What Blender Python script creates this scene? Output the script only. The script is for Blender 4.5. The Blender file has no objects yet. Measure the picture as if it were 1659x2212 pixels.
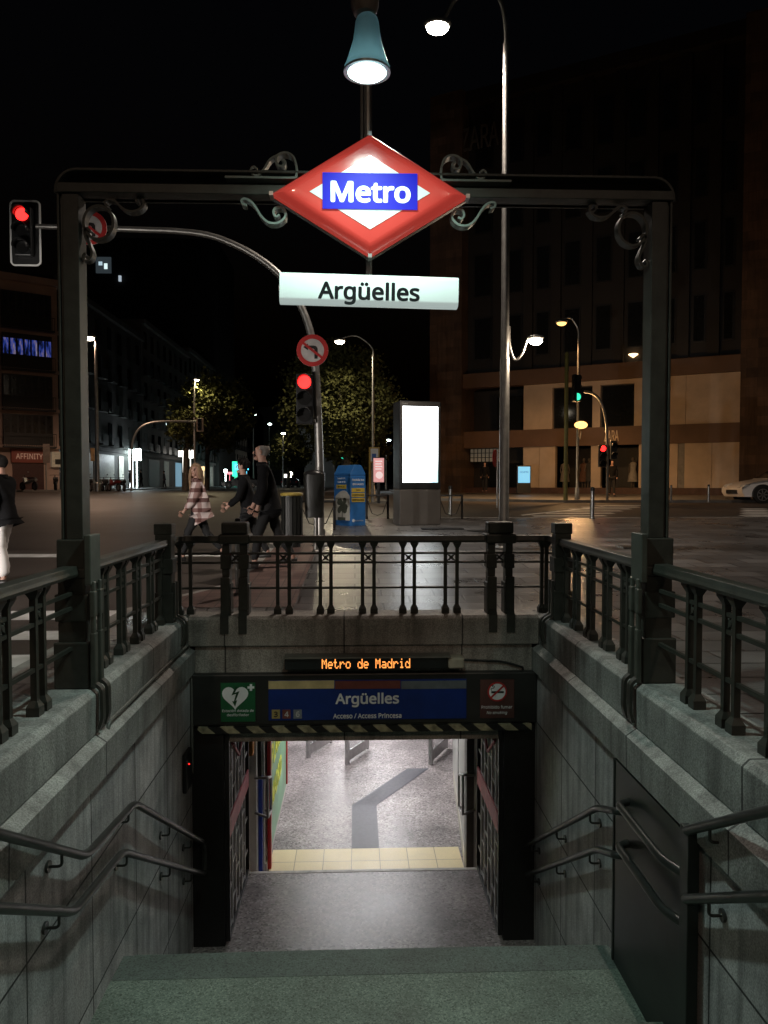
import bpy, bmesh, math, random, os
from mathutils import Vector, Matrix, Euler
R = math.radians
PI = math.pi
random.seed(7)
S = bpy.context.scene
C = S.collection

# ------------------------------------------------------------------ camera
CAM = Vector((-.085, 0, 1.32))
YAW, PIT = R(2.1), R(2.04)
cd = bpy.data.cameras.new('camera')
cam = bpy.data.objects.new('camera', cd)
C.objects.link(cam)
cam.location = CAM
cam.rotation_euler = (PI/2 - PIT, 0, -YAW)
cd.sensor_fit = 'VERTICAL'
cd.sensor_height = 24
cd.lens = 24*1660/2212
cd.clip_end = 2000
cd.clip_start = .05
S.camera = cam

# ------------------------------------------------------------------ night sky and exposure
W = bpy.data.worlds.new('World')
S.world = W
W.use_nodes = True
wn = W.node_tree.nodes
sky = wn.new('ShaderNodeTexSky')
sky.sky_type = 'NISHITA'
sky.sun_disc = False
sky.sun_elevation = R(-4)
sky.sun_rotation = R(140)
bg = wn['Background']
W.node_tree.links.new(sky.outputs[0], bg.inputs[0])
bg.inputs[1].default_value = 0.06
S.view_settings.view_transform = 'Standard'
S.view_settings.look = 'None'
S.view_settings.exposure = 0
S.view_settings.gamma = 1
S.cycles.use_denoising = True
S.cycles.max_bounces = 6
S.cycles.sample_clamp_indirect = 4
S.cycles.use_light_tree = True

def lamp(kind, loc, watts, col, size=.1, rot=(0, 0, 0), spot=150, blend=1, name='lamp_light', sy=None):
    d = bpy.data.lights.new(name, kind)
    d.energy = watts
    d.color = col
    if kind == 'AREA':
        d.size = size
        if sy:
            d.shape = 'RECTANGLE'; d.size_y = sy
    else:
        d.shadow_soft_size = size
    if kind == 'SPOT':
        d.spot_size = R(spot); d.spot_blend = blend
    o = bpy.data.objects.new(name, d)
    C.objects.link(o)
    o.location = loc
    o.rotation_euler = rot
    return o

# ------------------------------------------------------------------ helpers
_f = Vector((math.sin(YAW)*math.cos(PIT), math.cos(YAW)*math.cos(PIT), -math.sin(PIT)))
_r = Vector((math.cos(YAW), -math.sin(YAW), 0))
_u = _r.cross(_f)
def ray(px, py):
    return _f + _r*((px-829.5)/1660) - _u*((py-1106)/1660)
def at(px, py, Y):
    d = ray(px, py)
    return CAM + d*(Y/d.y)
GP = [(-60, 0), (8, 0), (17, .40), (20, .45), (32, .62), (45, .9), (80, 1.0), (300, 1.2), (700, 1.2)]
def g(y):
    for (a, b), (c, d) in zip(GP, GP[1:]):
        if y <= c:
            return b + (d-b)*max(0, (y-a))/(c-a)
    return GP[-1][1]
KERB = .12                                                  # the road lies this much below the pavements

OFF = {}
def tag(o, label=None, cat=None, group=None, kind=None):
    if label: o['label'] = label
    if cat: o['category'] = cat
    if group: o['group'] = group
    if kind: o['kind'] = kind
    return o
def thing(name, label, cat, loc=(0, 0, 0), rz=0, group=None, world=True):
    """An Empty at the base of a thing. world=True: its parts are given in world coordinates."""
    o = bpy.data.objects.new(name, None)
    C.objects.link(o)
    o.empty_display_size = .1
    o.location = loc
    o.rotation_euler = (0, 0, rz)
    OFF[o.name] = Vector(loc) if world else Vector((0, 0, 0))
    return tag(o, label, cat, group)
def root_of(o):
    while o.parent: o = o.parent
    return o
def link(name, me, m, parent=None, origin=None, smooth=False):
    o = bpy.data.objects.new(name, me)
    C.objects.link(o)
    if m is not None and not me.materials:
        me.materials.append(m)
    off = None
    if parent is not None:
        o.parent = parent
        off = OFF.get(root_of(parent).name)
    elif origin is not None:
        off = Vector(origin); o.location = off
    if off is not None and off.length > 0:
        me.transform(Matrix.Translation(-off))
    if smooth:
        for p in me.polygons: p.use_smooth = True
    return o
def copy_tree(o, parent=None):
    c = o.copy()
    C.objects.link(c)
    if parent: c.parent = parent
    for ch in o.children: copy_tree(ch, c)
    return c
def bevel(o, w=.006, seg=2):
    b = o.modifiers.new('bevel', 'BEVEL')
    b.width = w; b.segments = seg; b.limit_method = 'ANGLE'; b.angle_limit = R(40)
    return o

class MB:
    def __init__(s): s.v = []; s.f = []
    def add(s, vs, fs):
        n = len(s.v)
        s.v += [tuple(v) for v in vs]
        s.f += [tuple(i+n for i in f) for f in fs]
        return s
    def box(s, x0, x1, y0, y1, z0, z1):
        return s.add([(x, y, z) for z in (z0, z1) for y in (y0, y1) for x in (x0, x1)],
                     [(0, 2, 3, 1), (4, 5, 7, 6), (0, 1, 5, 4), (2, 6, 7, 3), (0, 4, 6, 2), (1, 3, 7, 5)])
    def obox(s, c, h, rz=0, rx=0, ry=0):
        M = Euler((rx, ry, rz)).to_matrix()
        c = Vector(c)
        vs = [c + M @ Vector((x*h[0], y*h[1], z*h[2])) for z in (-1, 1) for y in (-1, 1) for x in (-1, 1)]
        return s.add(vs, [(0, 2, 3, 1), (4, 5, 7, 6), (0, 1, 5, 4), (2, 6, 7, 3), (0, 4, 6, 2), (1, 3, 7, 5)])
    def tube(s, pts, r, n=10, caps=True):
        pts = [Vector(p) for p in pts]
        rs = r if isinstance(r, (list, tuple)) else [r]*len(pts)
        t0 = (pts[1]-pts[0]).normalized()
        up = Vector((0, 0, 1)) if abs(t0.z) < .9 else Vector((1, 0, 0))
        a = t0.cross(up).normalized()
        vs = []
        for i, p in enumerate(pts):
            if i == 0: t = t0
            elif i == len(pts)-1: t = (pts[i]-pts[i-1]).normalized()
            else: t = ((pts[i]-pts[i-1]).normalized() + (pts[i+1]-pts[i]).normalized()).normalized()
            a = (a - t*a.dot(t)).normalized()
            b = t.cross(a)
            for k in range(n):
                w = 2*PI*k/n
                vs.append(p + (a*math.cos(w) + b*math.sin(w))*rs[i])
        fs = [(i*n+k, i*n+(k+1) % n, (i+1)*n+(k+1) % n, (i+1)*n+k) for i in range(len(pts)-1) for k in range(n)]
        if caps:
            fs += [tuple(range(n))[::-1], tuple((len(pts)-1)*n+k for k in range(n))]
        return s.add(vs, fs)
    def lathe(s, c, prof, n=20, axis='z'):
        """prof: (radius, height) pairs from bottom to top round the point c."""
        c = Vector(c)
        vs = []
        for r, h in prof:
            for k in range(n):
                w = 2*PI*k/n
                q = (r*math.cos(w), r*math.sin(w), h)
                if axis == 'y': q = (q[0], q[2], q[1])
                if axis == 'x': q = (q[2], q[0], q[1])
                vs.append(c + Vector(q))
        m = len(prof)
        fs = [(i*n+k, i*n+(k+1) % n, (i+1)*n+(k+1) % n, (i+1)*n+k) for i in range(m-1) for k in range(n)]
        fs += [tuple(range(n))[::-1], tuple((m-1)*n+k for k in range(n))]
        return s.add(vs, fs)
    def ball(s, c, r, n=12, m=8):
        r = r if isinstance(r, (list, tuple)) else (r, r, r)
        c = Vector(c)
        vs = [c + Vector((0, 0, -r[2]))]
        for i in range(1, m):
            t = -PI/2 + PI*i/m
            for k in range(n):
                w = 2*PI*k/n
                vs.append(c + Vector((r[0]*math.cos(t)*math.cos(w), r[1]*math.cos(t)*math.sin(w), r[2]*math.sin(t))))
        vs.append(c + Vector((0, 0, r[2])))
        L = len(vs)-1
        fs = [(0, 1+(k+1) % n, 1+k) for k in range(n)]
        fs += [(1+(i)*n+k, 1+i*n+(k+1) % n, 1+(i+1)*n+(k+1) % n, 1+(i+1)*n+k) for i in range(m-2) for k in range(n)]
        fs += [(L, 1+(m-2)*n+k, 1+(m-2)*n+(k+1) % n) for k in range(n)]
        return s.add(vs, fs)
    def prism(s, poly, d, axis='y', o=0.0):
        """poly: 2-D outline; axis y: (x, z) outline extruded from y=o to o+d, axis z: (x, y), axis x: (y, z)."""
        n = len(poly)
        def q(p, t):
            return {'y': (p[0], t, p[1]), 'z': (p[0], p[1], t), 'x': (t, p[0], p[1])}[axis]
        vs = [q(p, o) for p in poly] + [q(p, o+d) for p in poly]
        fs = [tuple(range(n)), tuple(range(2*n-1, n-1, -1))]
        fs += [(i, i+n, (i+1) % n+n, (i+1) % n) for i in range(n)]
        return s.add(vs, fs)
    def quad(s, a, b, c, d):
        return s.add([a, b, c, d], [(0, 1, 2, 3)])
    def mesh(s, name):
        me = bpy.data.meshes.new(name)
        me.from_pydata(s.v, [], s.f)
        bm = bmesh.new(); bm.from_mesh(me)
        bmesh.ops.recalc_face_normals(bm, faces=bm.faces)
        bm.to_mesh(me); bm.free()
        return me
    def build(s, name, m, parent=None, origin=None, smooth=False):
        o = link(name, s.mesh(name), m, parent, origin, False)
        if smooth:
            me = o.data
            for p in me.polygons: p.use_smooth = True
            me.set_sharp_from_angle(angle=R(42))
        return o

def arc(cx, cy, r, a0, a1, n=12):
    return [(cx + r*math.cos(R(a0+(a1-a0)*i/n)), cy + r*math.sin(R(a0+(a1-a0)*i/n))) for i in range(n+1)]
def spline(pts, k=6):
    """Catmull-Rom through the points (tuples of any length)."""
    pts = [Vector(p) for p in pts]
    out = []
    for i in range(len(pts)-1):
        p0, p1, p2, p3 = pts[max(i-1, 0)], pts[i], pts[i+1], pts[min(i+2, len(pts)-1)]
        for j in range(k):
            t = j/k
            out.append(.5*((2*p1) + (p2-p0)*t + (2*p0-5*p1+4*p2-p3)*t*t + (3*p1-p0-3*p2+p3)*t**3))
    out.append(pts[-1])
    return out
def rounded(pts, r=.06, k=5):
    """A polyline with its corners rounded."""
    pts = [Vector(p) for p in pts]
    out = [pts[0]]
    for a, b, c in zip(pts, pts[1:], pts[2:]):
        u, v = (a-b), (c-b)
        rr = min(r, u.length*.45, v.length*.45)
        p, q = b+u.normalized()*rr, b+v.normalized()*rr
        for j in range(k+1):
            t = j/k
            out.append(p*(1-t)**2 + b*2*t*(1-t) + q*t*t)
    out.append(pts[-1])
    return out
def ribbon(mb, pts, t, y0, y1):
    """A flat iron strip on edge: centre line in (x, z), thickness t, from y0 to y1."""
    pts = [Vector((p[0], p[1])) for p in pts]
    L, Rr = [], []
    for i, p in enumerate(pts):
        d = (pts[min(i+1, len(pts)-1)] - pts[max(i-1, 0)])
        if d.length < 1e-6: d = Vector((1, 0))
        d.normalize()
        nrm = Vector((-d.y, d.x))*t/2
        L.append(p+nrm); Rr.append(p-nrm)
    n = len(pts)
    vs = [(p.x, y0, p.y) for p in L] + [(p.x, y0, p.y) for p in Rr] + [(p.x, y1, p.y) for p in L] + [(p.x, y1, p.y) for p in Rr]
    fs = []
    for i in range(n-1):
        fs += [(i, i+1, n+i+1, n+i), (2*n+i, 3*n+i, 3*n+i+1, 2*n+i+1), (i, 2*n+i, 2*n+i+1, i+1), (n+i, n+i+1, 3*n+i+1, 3*n+i)]
    fs += [(0, n, 3*n, 2*n), (n-1, 3*n-1, 4*n-1, 2*n-1)]
    mb.add(vs, fs)

FONT = None
try:
    FONT = bpy.data.fonts.load(next(os.path.join(d_, f_) for d_ in [os.path.join(bpy.utils.system_resource('DATAFILES'), 'fonts')] for f_ in sorted(os.listdir(d_)) if 'Hebrew' in f_))
except Exception:
    FONT = None
DG = None
def lettering(body, size, m, parent, loc, rz=0, bold=0, ext=.002, width=None, align='CENTER', name='lettering', shear=0, rx=PI/2, ry=0):
    """Raised letters: loc is in the same coordinates as the parent's parts; width squeezes the line to that length."""
    cu = bpy.data.curves.new(name, 'FONT')
    if FONT: cu.font = FONT
    cu.body = body
    cu.size = size
    cu.align_x = align
    cu.align_y = 'CENTER'
    cu.extrude = ext
    cu.shear = shear
    cu.resolution_u = 5
    t = bpy.data.objects.new(name, cu)
    C.objects.link(t)
    me = bpy.data.meshes.new_from_object(t.evaluated_get(bpy.context.evaluated_depsgraph_get()))
    bpy.data.objects.remove(t)
    bpy.data.curves.remove(cu)
    if bold:
        bm = bmesh.new()
        n_ = 8
        for k_ in range(n_+1):
            q_ = me.copy()
            w_ = 2*PI*k_/n_
            if k_ < n_: q_.transform(Matrix.Translation((bold*math.cos(w_), bold*math.sin(w_), .0001*k_)))
            else: q_.transform(Matrix.Translation((0, 0, .0001*k_)))
            bm.from_mesh(q_); bpy.data.meshes.remove(q_)
        bm.to_mesh(me); bm.free()
    if width and len(me.vertices):
        xs = [v.co.x for v in me.vertices]
        k = width/(max(xs)-min(xs))
        me.transform(Matrix.Diagonal((k, 1, 1, 1)))
    me.transform(Euler((rx, ry, rz)).to_matrix().to_4x4())
    me.transform(Matrix.Translation(Vector(loc)))
    me.materials.clear()
    return link(name, me, m, parent)

# ------------------------------------------------------------------ materials
def nodes(name):
    m = bpy.data.materials.new(name)
    m.use_nodes = True
    return m, m.node_tree.nodes, m.node_tree.links, m.node_tree.nodes['Principled BSDF']
def N(ns, t, **kw):
    n = ns.new(t)
    for k, v in kw.items():
        if k in n.inputs: n.inputs[k].default_value = v
        else: setattr(n, k, v)
    return n
def rgba(c): return (c[0], c[1], c[2], 1)
def mat(name, col, rough=.55, metal=0, var=.25, scale=5, bump=0, bscale=60, emit=None, es=0, spec=.5, coat=0, stretch=None):
    m, ns, lk, b = nodes(name)
    b.inputs['Roughness'].default_value = rough
    b.inputs['Metallic'].default_value = metal
    b.inputs['Specular IOR Level'].default_value = spec
    if coat: b.inputs['Coat Weight'].default_value = coat
    tc = N(ns, 'ShaderNodeTexCoord')
    src = tc.outputs['Object']
    if stretch:
        mp = N(ns, 'ShaderNodeMapping'); mp.inputs['Scale'].default_value = stretch
        lk.new(src, mp.inputs[0]); src = mp.outputs[0]
    nz = N(ns, 'ShaderNodeTexNoise', Scale=scale, Detail=5, Roughness=.6)
    lk.new(src, nz.inputs['Vector'])
    rp = N(ns, 'ShaderNodeValToRGB')
    rp.color_ramp.elements[0].position = .3; rp.color_ramp.elements[1].position = .72
    rp.color_ramp.elements[0].color = rgba([c*(1-var) for c in col])
    rp.color_ramp.elements[1].color = rgba([min(1, c*(1+var)) for c in col])
    lk.new(nz.outputs['Fac'], rp.inputs[0])
    lk.new(rp.outputs[0], b.inputs['Base Color'])
    if bump:
        n2 = N(ns, 'ShaderNodeTexNoise', Scale=bscale, Detail=4)
        lk.new(tc.outputs['Object'], n2.inputs['Vector'])
        bp = N(ns, 'ShaderNodeBump', Strength=bump, Distance=.01)
        lk.new(n2.outputs['Fac'], bp.inputs['Height'])
        lk.new(bp.outputs[0], b.inputs['Normal'])
    if emit:
        b.inputs['Emission Color'].default_value = rgba(emit)
        b.inputs['Emission Strength'].default_value = es
    return m
def glow(name, col, es):
    m, ns, lk, b = nodes(name)
    b.inputs['Base Color'].default_value = rgba([c*.6 for c in col])
    b.inputs['Emission Color'].default_value = rgba(col)
    b.inputs['Emission Strength'].default_value = es
    return m
def mixcol(ns, lk, fac, a, b2, mode='MIX'):
    x = N(ns, 'ShaderNodeMix', data_type='RGBA', blend_type=mode)
    if hasattr(fac, 'links') or hasattr(fac, 'is_linked'): lk.new(fac, x.inputs[0])
    else: x.inputs[0].default_value = fac
    for s, i in ((a, 6), (b2, 7)):
        if isinstance(s, (tuple, list)): x.inputs[i].default_value = rgba(s)
        else: lk.new(s, x.inputs[i])
    return x.outputs[2]
def blocks(name, col, bw, bh, axes='yz', mortar=.006, mcol=None, rough=.75, var=.2, streak=0, speck=0, offset=.5, offs=(0, 0), bump=.3, gscale=2.5, grime=.5):
    """Jointed stone or slabs; axes says which object coordinates carry the courses."""
    m, ns, lk, b = nodes(name)
    b.inputs['Roughness'].default_value = rough
    tc = N(ns, 'ShaderNodeTexCoord')
    sp = N(ns, 'ShaderNodeSeparateXYZ'); lk.new(tc.outputs['Object'], sp.inputs[0])
    cb = N(ns, 'ShaderNodeCombineXYZ')
    i = {'x': 0, 'y': 1, 'z': 2}
    lk.new(sp.outputs[i[axes[0]]], cb.inputs[0]); lk.new(sp.outputs[i[axes[1]]], cb.inputs[1])
    mp = N(ns, 'ShaderNodeMapping'); mp.inputs['Location'].default_value = (offs[0], offs[1], 0)
    lk.new(cb.outputs[0], mp.inputs[0])
    br = N(ns, 'ShaderNodeTexBrick', offset=offset, squash=1)
    br.inputs['Scale'].default_value = 1
    br.inputs['Brick Width'].default_value = bw
    br.inputs['Row Height'].default_value = bh
    br.inputs['Mortar Size'].default_value = mortar
    br.inputs['Mortar Smooth'].default_value = .2
    br.inputs['Bias'].default_value = 0
    br.inputs['Color1'].default_value = rgba([c*(1-var) for c in col])
    br.inputs['Color2'].default_value = rgba([c*(1+var) for c in col])
    br.inputs['Mortar'].default_value = rgba(mcol or [c*.25 for c in col])
    lk.new(mp.outputs[0], br.inputs['Vector'])
    out = br.outputs['Color']
    nz = N(ns, 'ShaderNodeTexNoise', Scale=gscale, Detail=7, Roughness=.65)
    lk.new(tc.outputs['Object'], nz.inputs['Vector'])
    rp = N(ns, 'ShaderNodeValToRGB')
    rp.color_ramp.elements[0].position = .3; rp.color_ramp.elements[1].position = .75
    rp.color_ramp.elements[0].color = (1-grime,)*3+(1,); rp.color_ramp.elements[1].color = (1+grime*.4,)*3+(1,)
    lk.new(nz.outputs['Fac'], rp.inputs[0])
    out = mixcol(ns, lk, 1.0, out, rp.outputs[0], 'MULTIPLY')
    if streak:
        m2 = N(ns, 'ShaderNodeMapping'); m2.inputs['Scale'].default_value = (9, 9, .7)
        lk.new(tc.outputs['Object'], m2.inputs[0])
        n3 = N(ns, 'ShaderNodeTexNoise', Scale=1, Detail=4, Roughness=.6); lk.new(m2.outputs[0], n3.inputs['Vector'])
        r3 = N(ns, 'ShaderNodeValToRGB')
        r3.color_ramp.elements[0].position = .34; r3.color_ramp.elements[1].position = .55
        r3.color_ramp.elements[0].color = (1-streak,)*3+(1,); r3.color_ramp.elements[1].color = (1, 1, 1, 1)
        lk.new(n3.outputs['Fac'], r3.inputs[0])
        out = mixcol(ns, lk, 1.0, out, r3.outputs[0], 'MULTIPLY')
    if speck:
        n4 = N(ns, 'ShaderNodeTexNoise', Scale=110, Detail=3); lk.new(tc.outputs['Object'], n4.inputs['Vector'])
        r4 = N(ns, 'ShaderNodeValToRGB')
        r4.color_ramp.elements[0].position = .38; r4.color_ramp.elements[1].position = .62
        r4.color_ramp.elements[0].color = (1-speck,)*3+(1,); r4.color_ramp.elements[1].color = (1+speck,)*3+(1,)
        lk.new(n4.outputs['Fac'], r4.inputs[0])
        out = mixcol(ns, lk, 1.0, out, r4.outputs[0], 'MULTIPLY')
    lk.new(out, b.inputs['Base Color'])
    r5 = N(ns, 'ShaderNodeMapRange'); r5.inputs[3].default_value = rough-.14; r5.inputs[4].default_value = min(1, rough+.14)
    lk.new(nz.outputs['Fac'], r5.inputs[0]); lk.new(r5.outputs[0], b.inputs['Roughness'])
    if bump:
        n6 = N(ns, 'ShaderNodeTexNoise', Scale=45, Detail=5); lk.new(tc.outputs['Object'], n6.inputs['Vector'])
        ad = N(ns, 'ShaderNodeMath', operation='SUBTRACT'); lk.new(n6.outputs['Fac'], ad.inputs[0]); lk.new(br.outputs['Fac'], ad.inputs[1])
        bp = N(ns, 'ShaderNodeBump', Strength=bump, Distance=.01)
        lk.new(ad.outputs[0], bp.inputs['Height']); lk.new(bp.outputs[0], b.inputs['Normal'])
    return m
def granite(name, base, dark, light, scale=55, rough=.5, big=.35):
    """Speckled terrazzo: chips in three tones over broad worn patches."""
    m, ns, lk, b = nodes(name)
    tc = N(ns, 'ShaderNodeTexCoord')
    vo = N(ns, 'ShaderNodeTexVoronoi', Scale=scale); lk.new(tc.outputs['Object'], vo.inputs['Vector'])
    rp = N(ns, 'ShaderNodeValToRGB')
    sp = N(ns, 'ShaderNodeSeparateColor'); lk.new(vo.outputs['Color'], sp.inputs[0]); lk.new(sp.outputs[0], rp.inputs[0])
    e = rp.color_ramp.elements
    e[0].position = 0; e[0].color = rgba(dark); e[1].position = 1; e[1].color = rgba(light)
    x = e.new(.35); x.color = rgba(base); x = e.new(.75); x.color = rgba([c*1.1 for c in base])
    nz = N(ns, 'ShaderNodeTexNoise', Scale=1.6, Detail=6, Roughness=.65); lk.new(tc.outputs['Object'], nz.inputs['Vector'])
    r2 = N(ns, 'ShaderNodeValToRGB')
    r2.color_ramp.elements[0].position = .3; r2.color_ramp.elements[1].position = .7
    r2.color_ramp.elements[0].color = (1-big,)*3+(1,); r2.color_ramp.elements[1].color = (1+big*.3,)*3+(1,)
    lk.new(nz.outputs['Fac'], r2.inputs[0])
    out = mixcol(ns, lk, 1.0, rp.outputs[0], r2.outputs[0], 'MULTIPLY')
    lk.new(out, b.inputs['Base Color'])
    mr = N(ns, 'ShaderNodeMapRange'); mr.inputs[3].default_value = rough-.15; mr.inputs[4].default_value = rough+.15
    lk.new(nz.outputs['Fac'], mr.inputs[0]); lk.new(mr.outputs[0], b.inputs['Roughness'])
    n6 = N(ns, 'ShaderNodeTexNoise', Scale=90, Detail=3); lk.new(tc.outputs['Object'], n6.inputs['Vector'])
    bp = N(ns, 'ShaderNodeBump', Strength=.15, Distance=.004)
    lk.new(n6.outputs['Fac'], bp.inputs['Height']); lk.new(bp.outputs[0], b.inputs['Normal'])
    return m
def stripes(name, a, c, freq, axes=(1, 0, 1), rough=.5):
    """Slanted two-colour stripes."""
    m, ns, lk, b = nodes(name)
    b.inputs['Roughness'].default_value = rough
    tc = N(ns, 'ShaderNodeTexCoord'); sp = N(ns, 'ShaderNodeSeparateXYZ'); lk.new(tc.outputs['Object'], sp.inputs[0])
    s1 = N(ns, 'ShaderNodeMath', operation='MULTIPLY'); lk.new(sp.outputs[0], s1.inputs[0]); s1.inputs[1].default_value = axes[0]
    s2 = N(ns, 'ShaderNodeMath', operation='MULTIPLY'); lk.new(sp.outputs[2], s2.inputs[0]); s2.inputs[1].default_value = axes[2]
    ad = N(ns, 'ShaderNodeMath', operation='ADD'); lk.new(s1.outputs[0], ad.inputs[0]); lk.new(s2.outputs[0], ad.inputs[1])
    fr = N(ns, 'ShaderNodeMath', operation='MULTIPLY'); lk.new(ad.outputs[0], fr.inputs[0]); fr.inputs[1].default_value = freq
    fc = N(ns, 'ShaderNodeMath', operation='FRACT'); lk.new(fr.outputs[0], fc.inputs[0])
    gt = N(ns, 'ShaderNodeMath', operation='GREATER_THAN'); lk.new(fc.outputs[0], gt.inputs[0]); gt.inputs[1].default_value = .5
    nz = N(ns, 'ShaderNodeTexNoise', Scale=14, Detail=6); lk.new(tc.outputs['Object'], nz.inputs['Vector'])
    o = mixcol(ns, lk, gt.outputs[0], a, c)
    r2 = N(ns, 'ShaderNodeValToRGB'); r2.color_ramp.elements[0].position = .35; r2.color_ramp.elements[0].color = (.4, .4, .4, 1); r2.color_ramp.elements[1].position = .6
    lk.new(nz.outputs['Fac'], r2.inputs[0])
    lk.new(mixcol(ns, lk, 1.0, o, r2.outputs[0], 'MULTIPLY'), b.inputs['Base Color'])
    return m
def plaid(name):
    m, ns, lk, b = nodes(name)
    b.inputs['Roughness'].default_value = .9
    tc = N(ns, 'ShaderNodeTexCoord'); sp = N(ns, 'ShaderNodeSeparateXYZ'); lk.new(tc.outputs['Object'], sp.inputs[0])
    def band(out, f, ph, th):
        a = N(ns, 'ShaderNodeMath', operation='MULTIPLY_ADD'); lk.new(out, a.inputs[0]); a.inputs[1].default_value = f; a.inputs[2].default_value = ph
        c = N(ns, 'ShaderNodeMath', operation='FRACT'); lk.new(a.outputs[0], c.inputs[0])
        d = N(ns, 'ShaderNodeMath', operation='LESS_THAN'); lk.new(c.outputs[0], d.inputs[0]); d.inputs[1].default_value = th
        return d.outputs[0]
    w = N(ns, 'ShaderNodeMath', operation='ADD'); lk.new(sp.outputs[0], w.inputs[0]); lk.new(sp.outputs[1], w.inputs[1])
    o = mixcol(ns, lk, band(sp.outputs[2], 6.2, .1, .42), (.62, .52, .5), (.2, .11, .1))
    o2 = mixcol(ns, lk, band(w.outputs[0], 5.5, .3, .4), (1, 1, 1), (.55, .42, .4))
    o = mixcol(ns, lk, 1.0, o, o2, 'MULTIPLY')
    lk.new(o, b.inputs['Base Color'])
    return m
def asphalt(name, col):
    m, ns, lk, b = nodes(name)
    tc = N(ns, 'ShaderNodeTexCoord')
    n1 = N(ns, 'ShaderNodeTexNoise', Scale=.35, Detail=8, Roughness=.65); lk.new(tc.outputs['Object'], n1.inputs['Vector'])
    n2 = N(ns, 'ShaderNodeTexNoise', Scale=120, Detail=3); lk.new(tc.outputs['Object'], n2.inputs['Vector'])
    rp = N(ns, 'ShaderNodeValToRGB'); rp.color_ramp.elements[0].position = .3; rp.color_ramp.elements[1].position = .7
    rp.color_ramp.elements[0].color = rgba([c*.65 for c in col]); rp.color_ramp.elements[1].color = rgba([c*1.3 for c in col])
    lk.new(n1.outputs['Fac'], rp.inputs[0])
    r2 = N(ns, 'ShaderNodeValToRGB'); r2.color_ramp.elements[0].position = .35; r2.color_ramp.elements[0].color = (.7, .7, .7, 1); r2.color_ramp.elements[1].position = .65; r2.color_ramp.elements[1].color = (1.3, 1.3, 1.3, 1)
    lk.new(n2.outputs['Fac'], r2.inputs[0])
    lk.new(mixcol(ns, lk, 1.0, rp.outputs[0], r2.outputs[0], 'MULTIPLY'), b.inputs['Base Color'])
    mr = N(ns, 'ShaderNodeMapRange'); mr.inputs[3].default_value = .38; mr.inputs[4].default_value = .75
    lk.new(n1.outputs['Fac'], mr.inputs[0]); lk.new(mr.outputs[0], b.inputs['Roughness'])
    bp = N(ns, 'ShaderNodeBump', Strength=.35, Distance=.004); lk.new(n2.outputs['Fac'], bp.inputs['Height']); lk.new(bp.outputs[0], b.inputs['Normal'])
    return m

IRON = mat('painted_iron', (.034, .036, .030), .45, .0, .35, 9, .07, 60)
IRON_LIT = mat('painted_iron_lamplit', (.15, .18, .16), .4, 0, .25, 9, .05, 60)  # the arch iron again, colour lightened to paint in the sign lamp's light
IRON2 = mat('painted_iron_lighter', (.06, .067, .057), .42, 0, .3, 9, .07, 60)
BLACK = mat('black_metal', (.012, .012, .012), .5, 0, .3)
BLACKP = mat('black_plastic', (.015, .016, .017), .35, 0, .2)
STEEL = mat('brushed_steel', (.42, .42, .42), .32, 1, .15, 12)
GALV = mat('galvanised_steel', (.34, .33, .31), .42, .85, .2, 6)
DARKST = mat('dark_steel_panel', (.022, .028, .026), .45, .3, .35, 3)
HRAIL = mat('worn_dark_handrail', (.05, .052, .05), .34, .5, .3, 8)
WHITE = mat('white_paint', (.78, .78, .76), .5, 0, .06)
GLASS = mat('dark_glass', (.012, .014, .016), .08, 0, .1, 1)
BULB_W = glow('warm_lamp_glass', (1, .86, .66), 28)
BULB_C = glow('cool_lamp_glass', (.8, 1, .97), 22)
BULB_O = glow('sodium_lamp_glass', (1, .56, .17), 2.4)
RED_ON = glow('red_signal_lit', (1, .016, .014), 5)
GRN_ON = glow('green_signal_lit', (.05, .9, .5), 1.4)
LENS_OFF = mat('unlit_lens', (.02, .02, .02), .15)

# ------------------------------------------------------------------ ground: road sheet, pavements
ROAD = asphalt('asphalt', (.062, .049, .042))
SLAB = blocks('paving_slabs', (.17, .168, .168), .62, .41, 'xy', .012, (.02, .019, .018), .30, .36, 0, .12, .5, (.1, .2), .35, 1.1)
REDP = blocks('red_paving', (.17, .10, .085), .2, .2, 'xy', .006, (.06, .04, .035), .6, .15, 0, .1, 0, (0, 0), .3)
KERBM = mat('granite_kerb', (.36, .35, .33), .6, 0, .25, 8, .2)
PAINT = mat('road_paint', (.82, .80, .77), .6, 0, .3, 3)
HOLE = (-2.04, 2.04, .7, 7.74)

def sheet(name, xs, ys, inside, dz, m, label=None):
    mb = MB()
    for x0, x1 in zip(xs, xs[1:]):
        for y0, y1 in zip(ys, ys[1:]):
            if inside((x0+x1)/2, (y0+y1)/2):
                mb.quad((x0, y0, g(y0)+dz), (x1, y0, g(y0)+dz), (x1, y1, g(y1)+dz), (x0, y1, g(y1)+dz))
    me = mb.mesh(name)
    bm = bmesh.new(); bm.from_mesh(me)
    bmesh.ops.remove_doubles(bm, verts=bm.verts, dist=.001)
    bm.to_mesh(me); bm.free()
    o = link(name, me, m)
    return tag(o, kind='structure')
XS = [-700, -120, -40, -20, -8, HOLE[0], 0, HOLE[1], 8, 20, 40, 120, 700]
YS = [-120, -20, HOLE[2], 4, HOLE[3], 8, 11, 14, 17, 20, 26, 32, 38, 45, 60, 80, 120, 200, 300, 700]
sheet('road', XS, YS, lambda x, y: not (HOLE[0] < x < HOLE[1] and HOLE[2] < y < HOLE[3]), -KERB, ROAD)
def plaza_left(y):
    return -2.42 if y < 8.2 else -2.42+(y-8.2)*.55 if y < 9.9 else -1.49
PY = [-40, -8, HOLE[2], 4, HOLE[3], 8, 8.2, 8.8, 9.4, 9.9, 11, 14, 17, 20]
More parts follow.
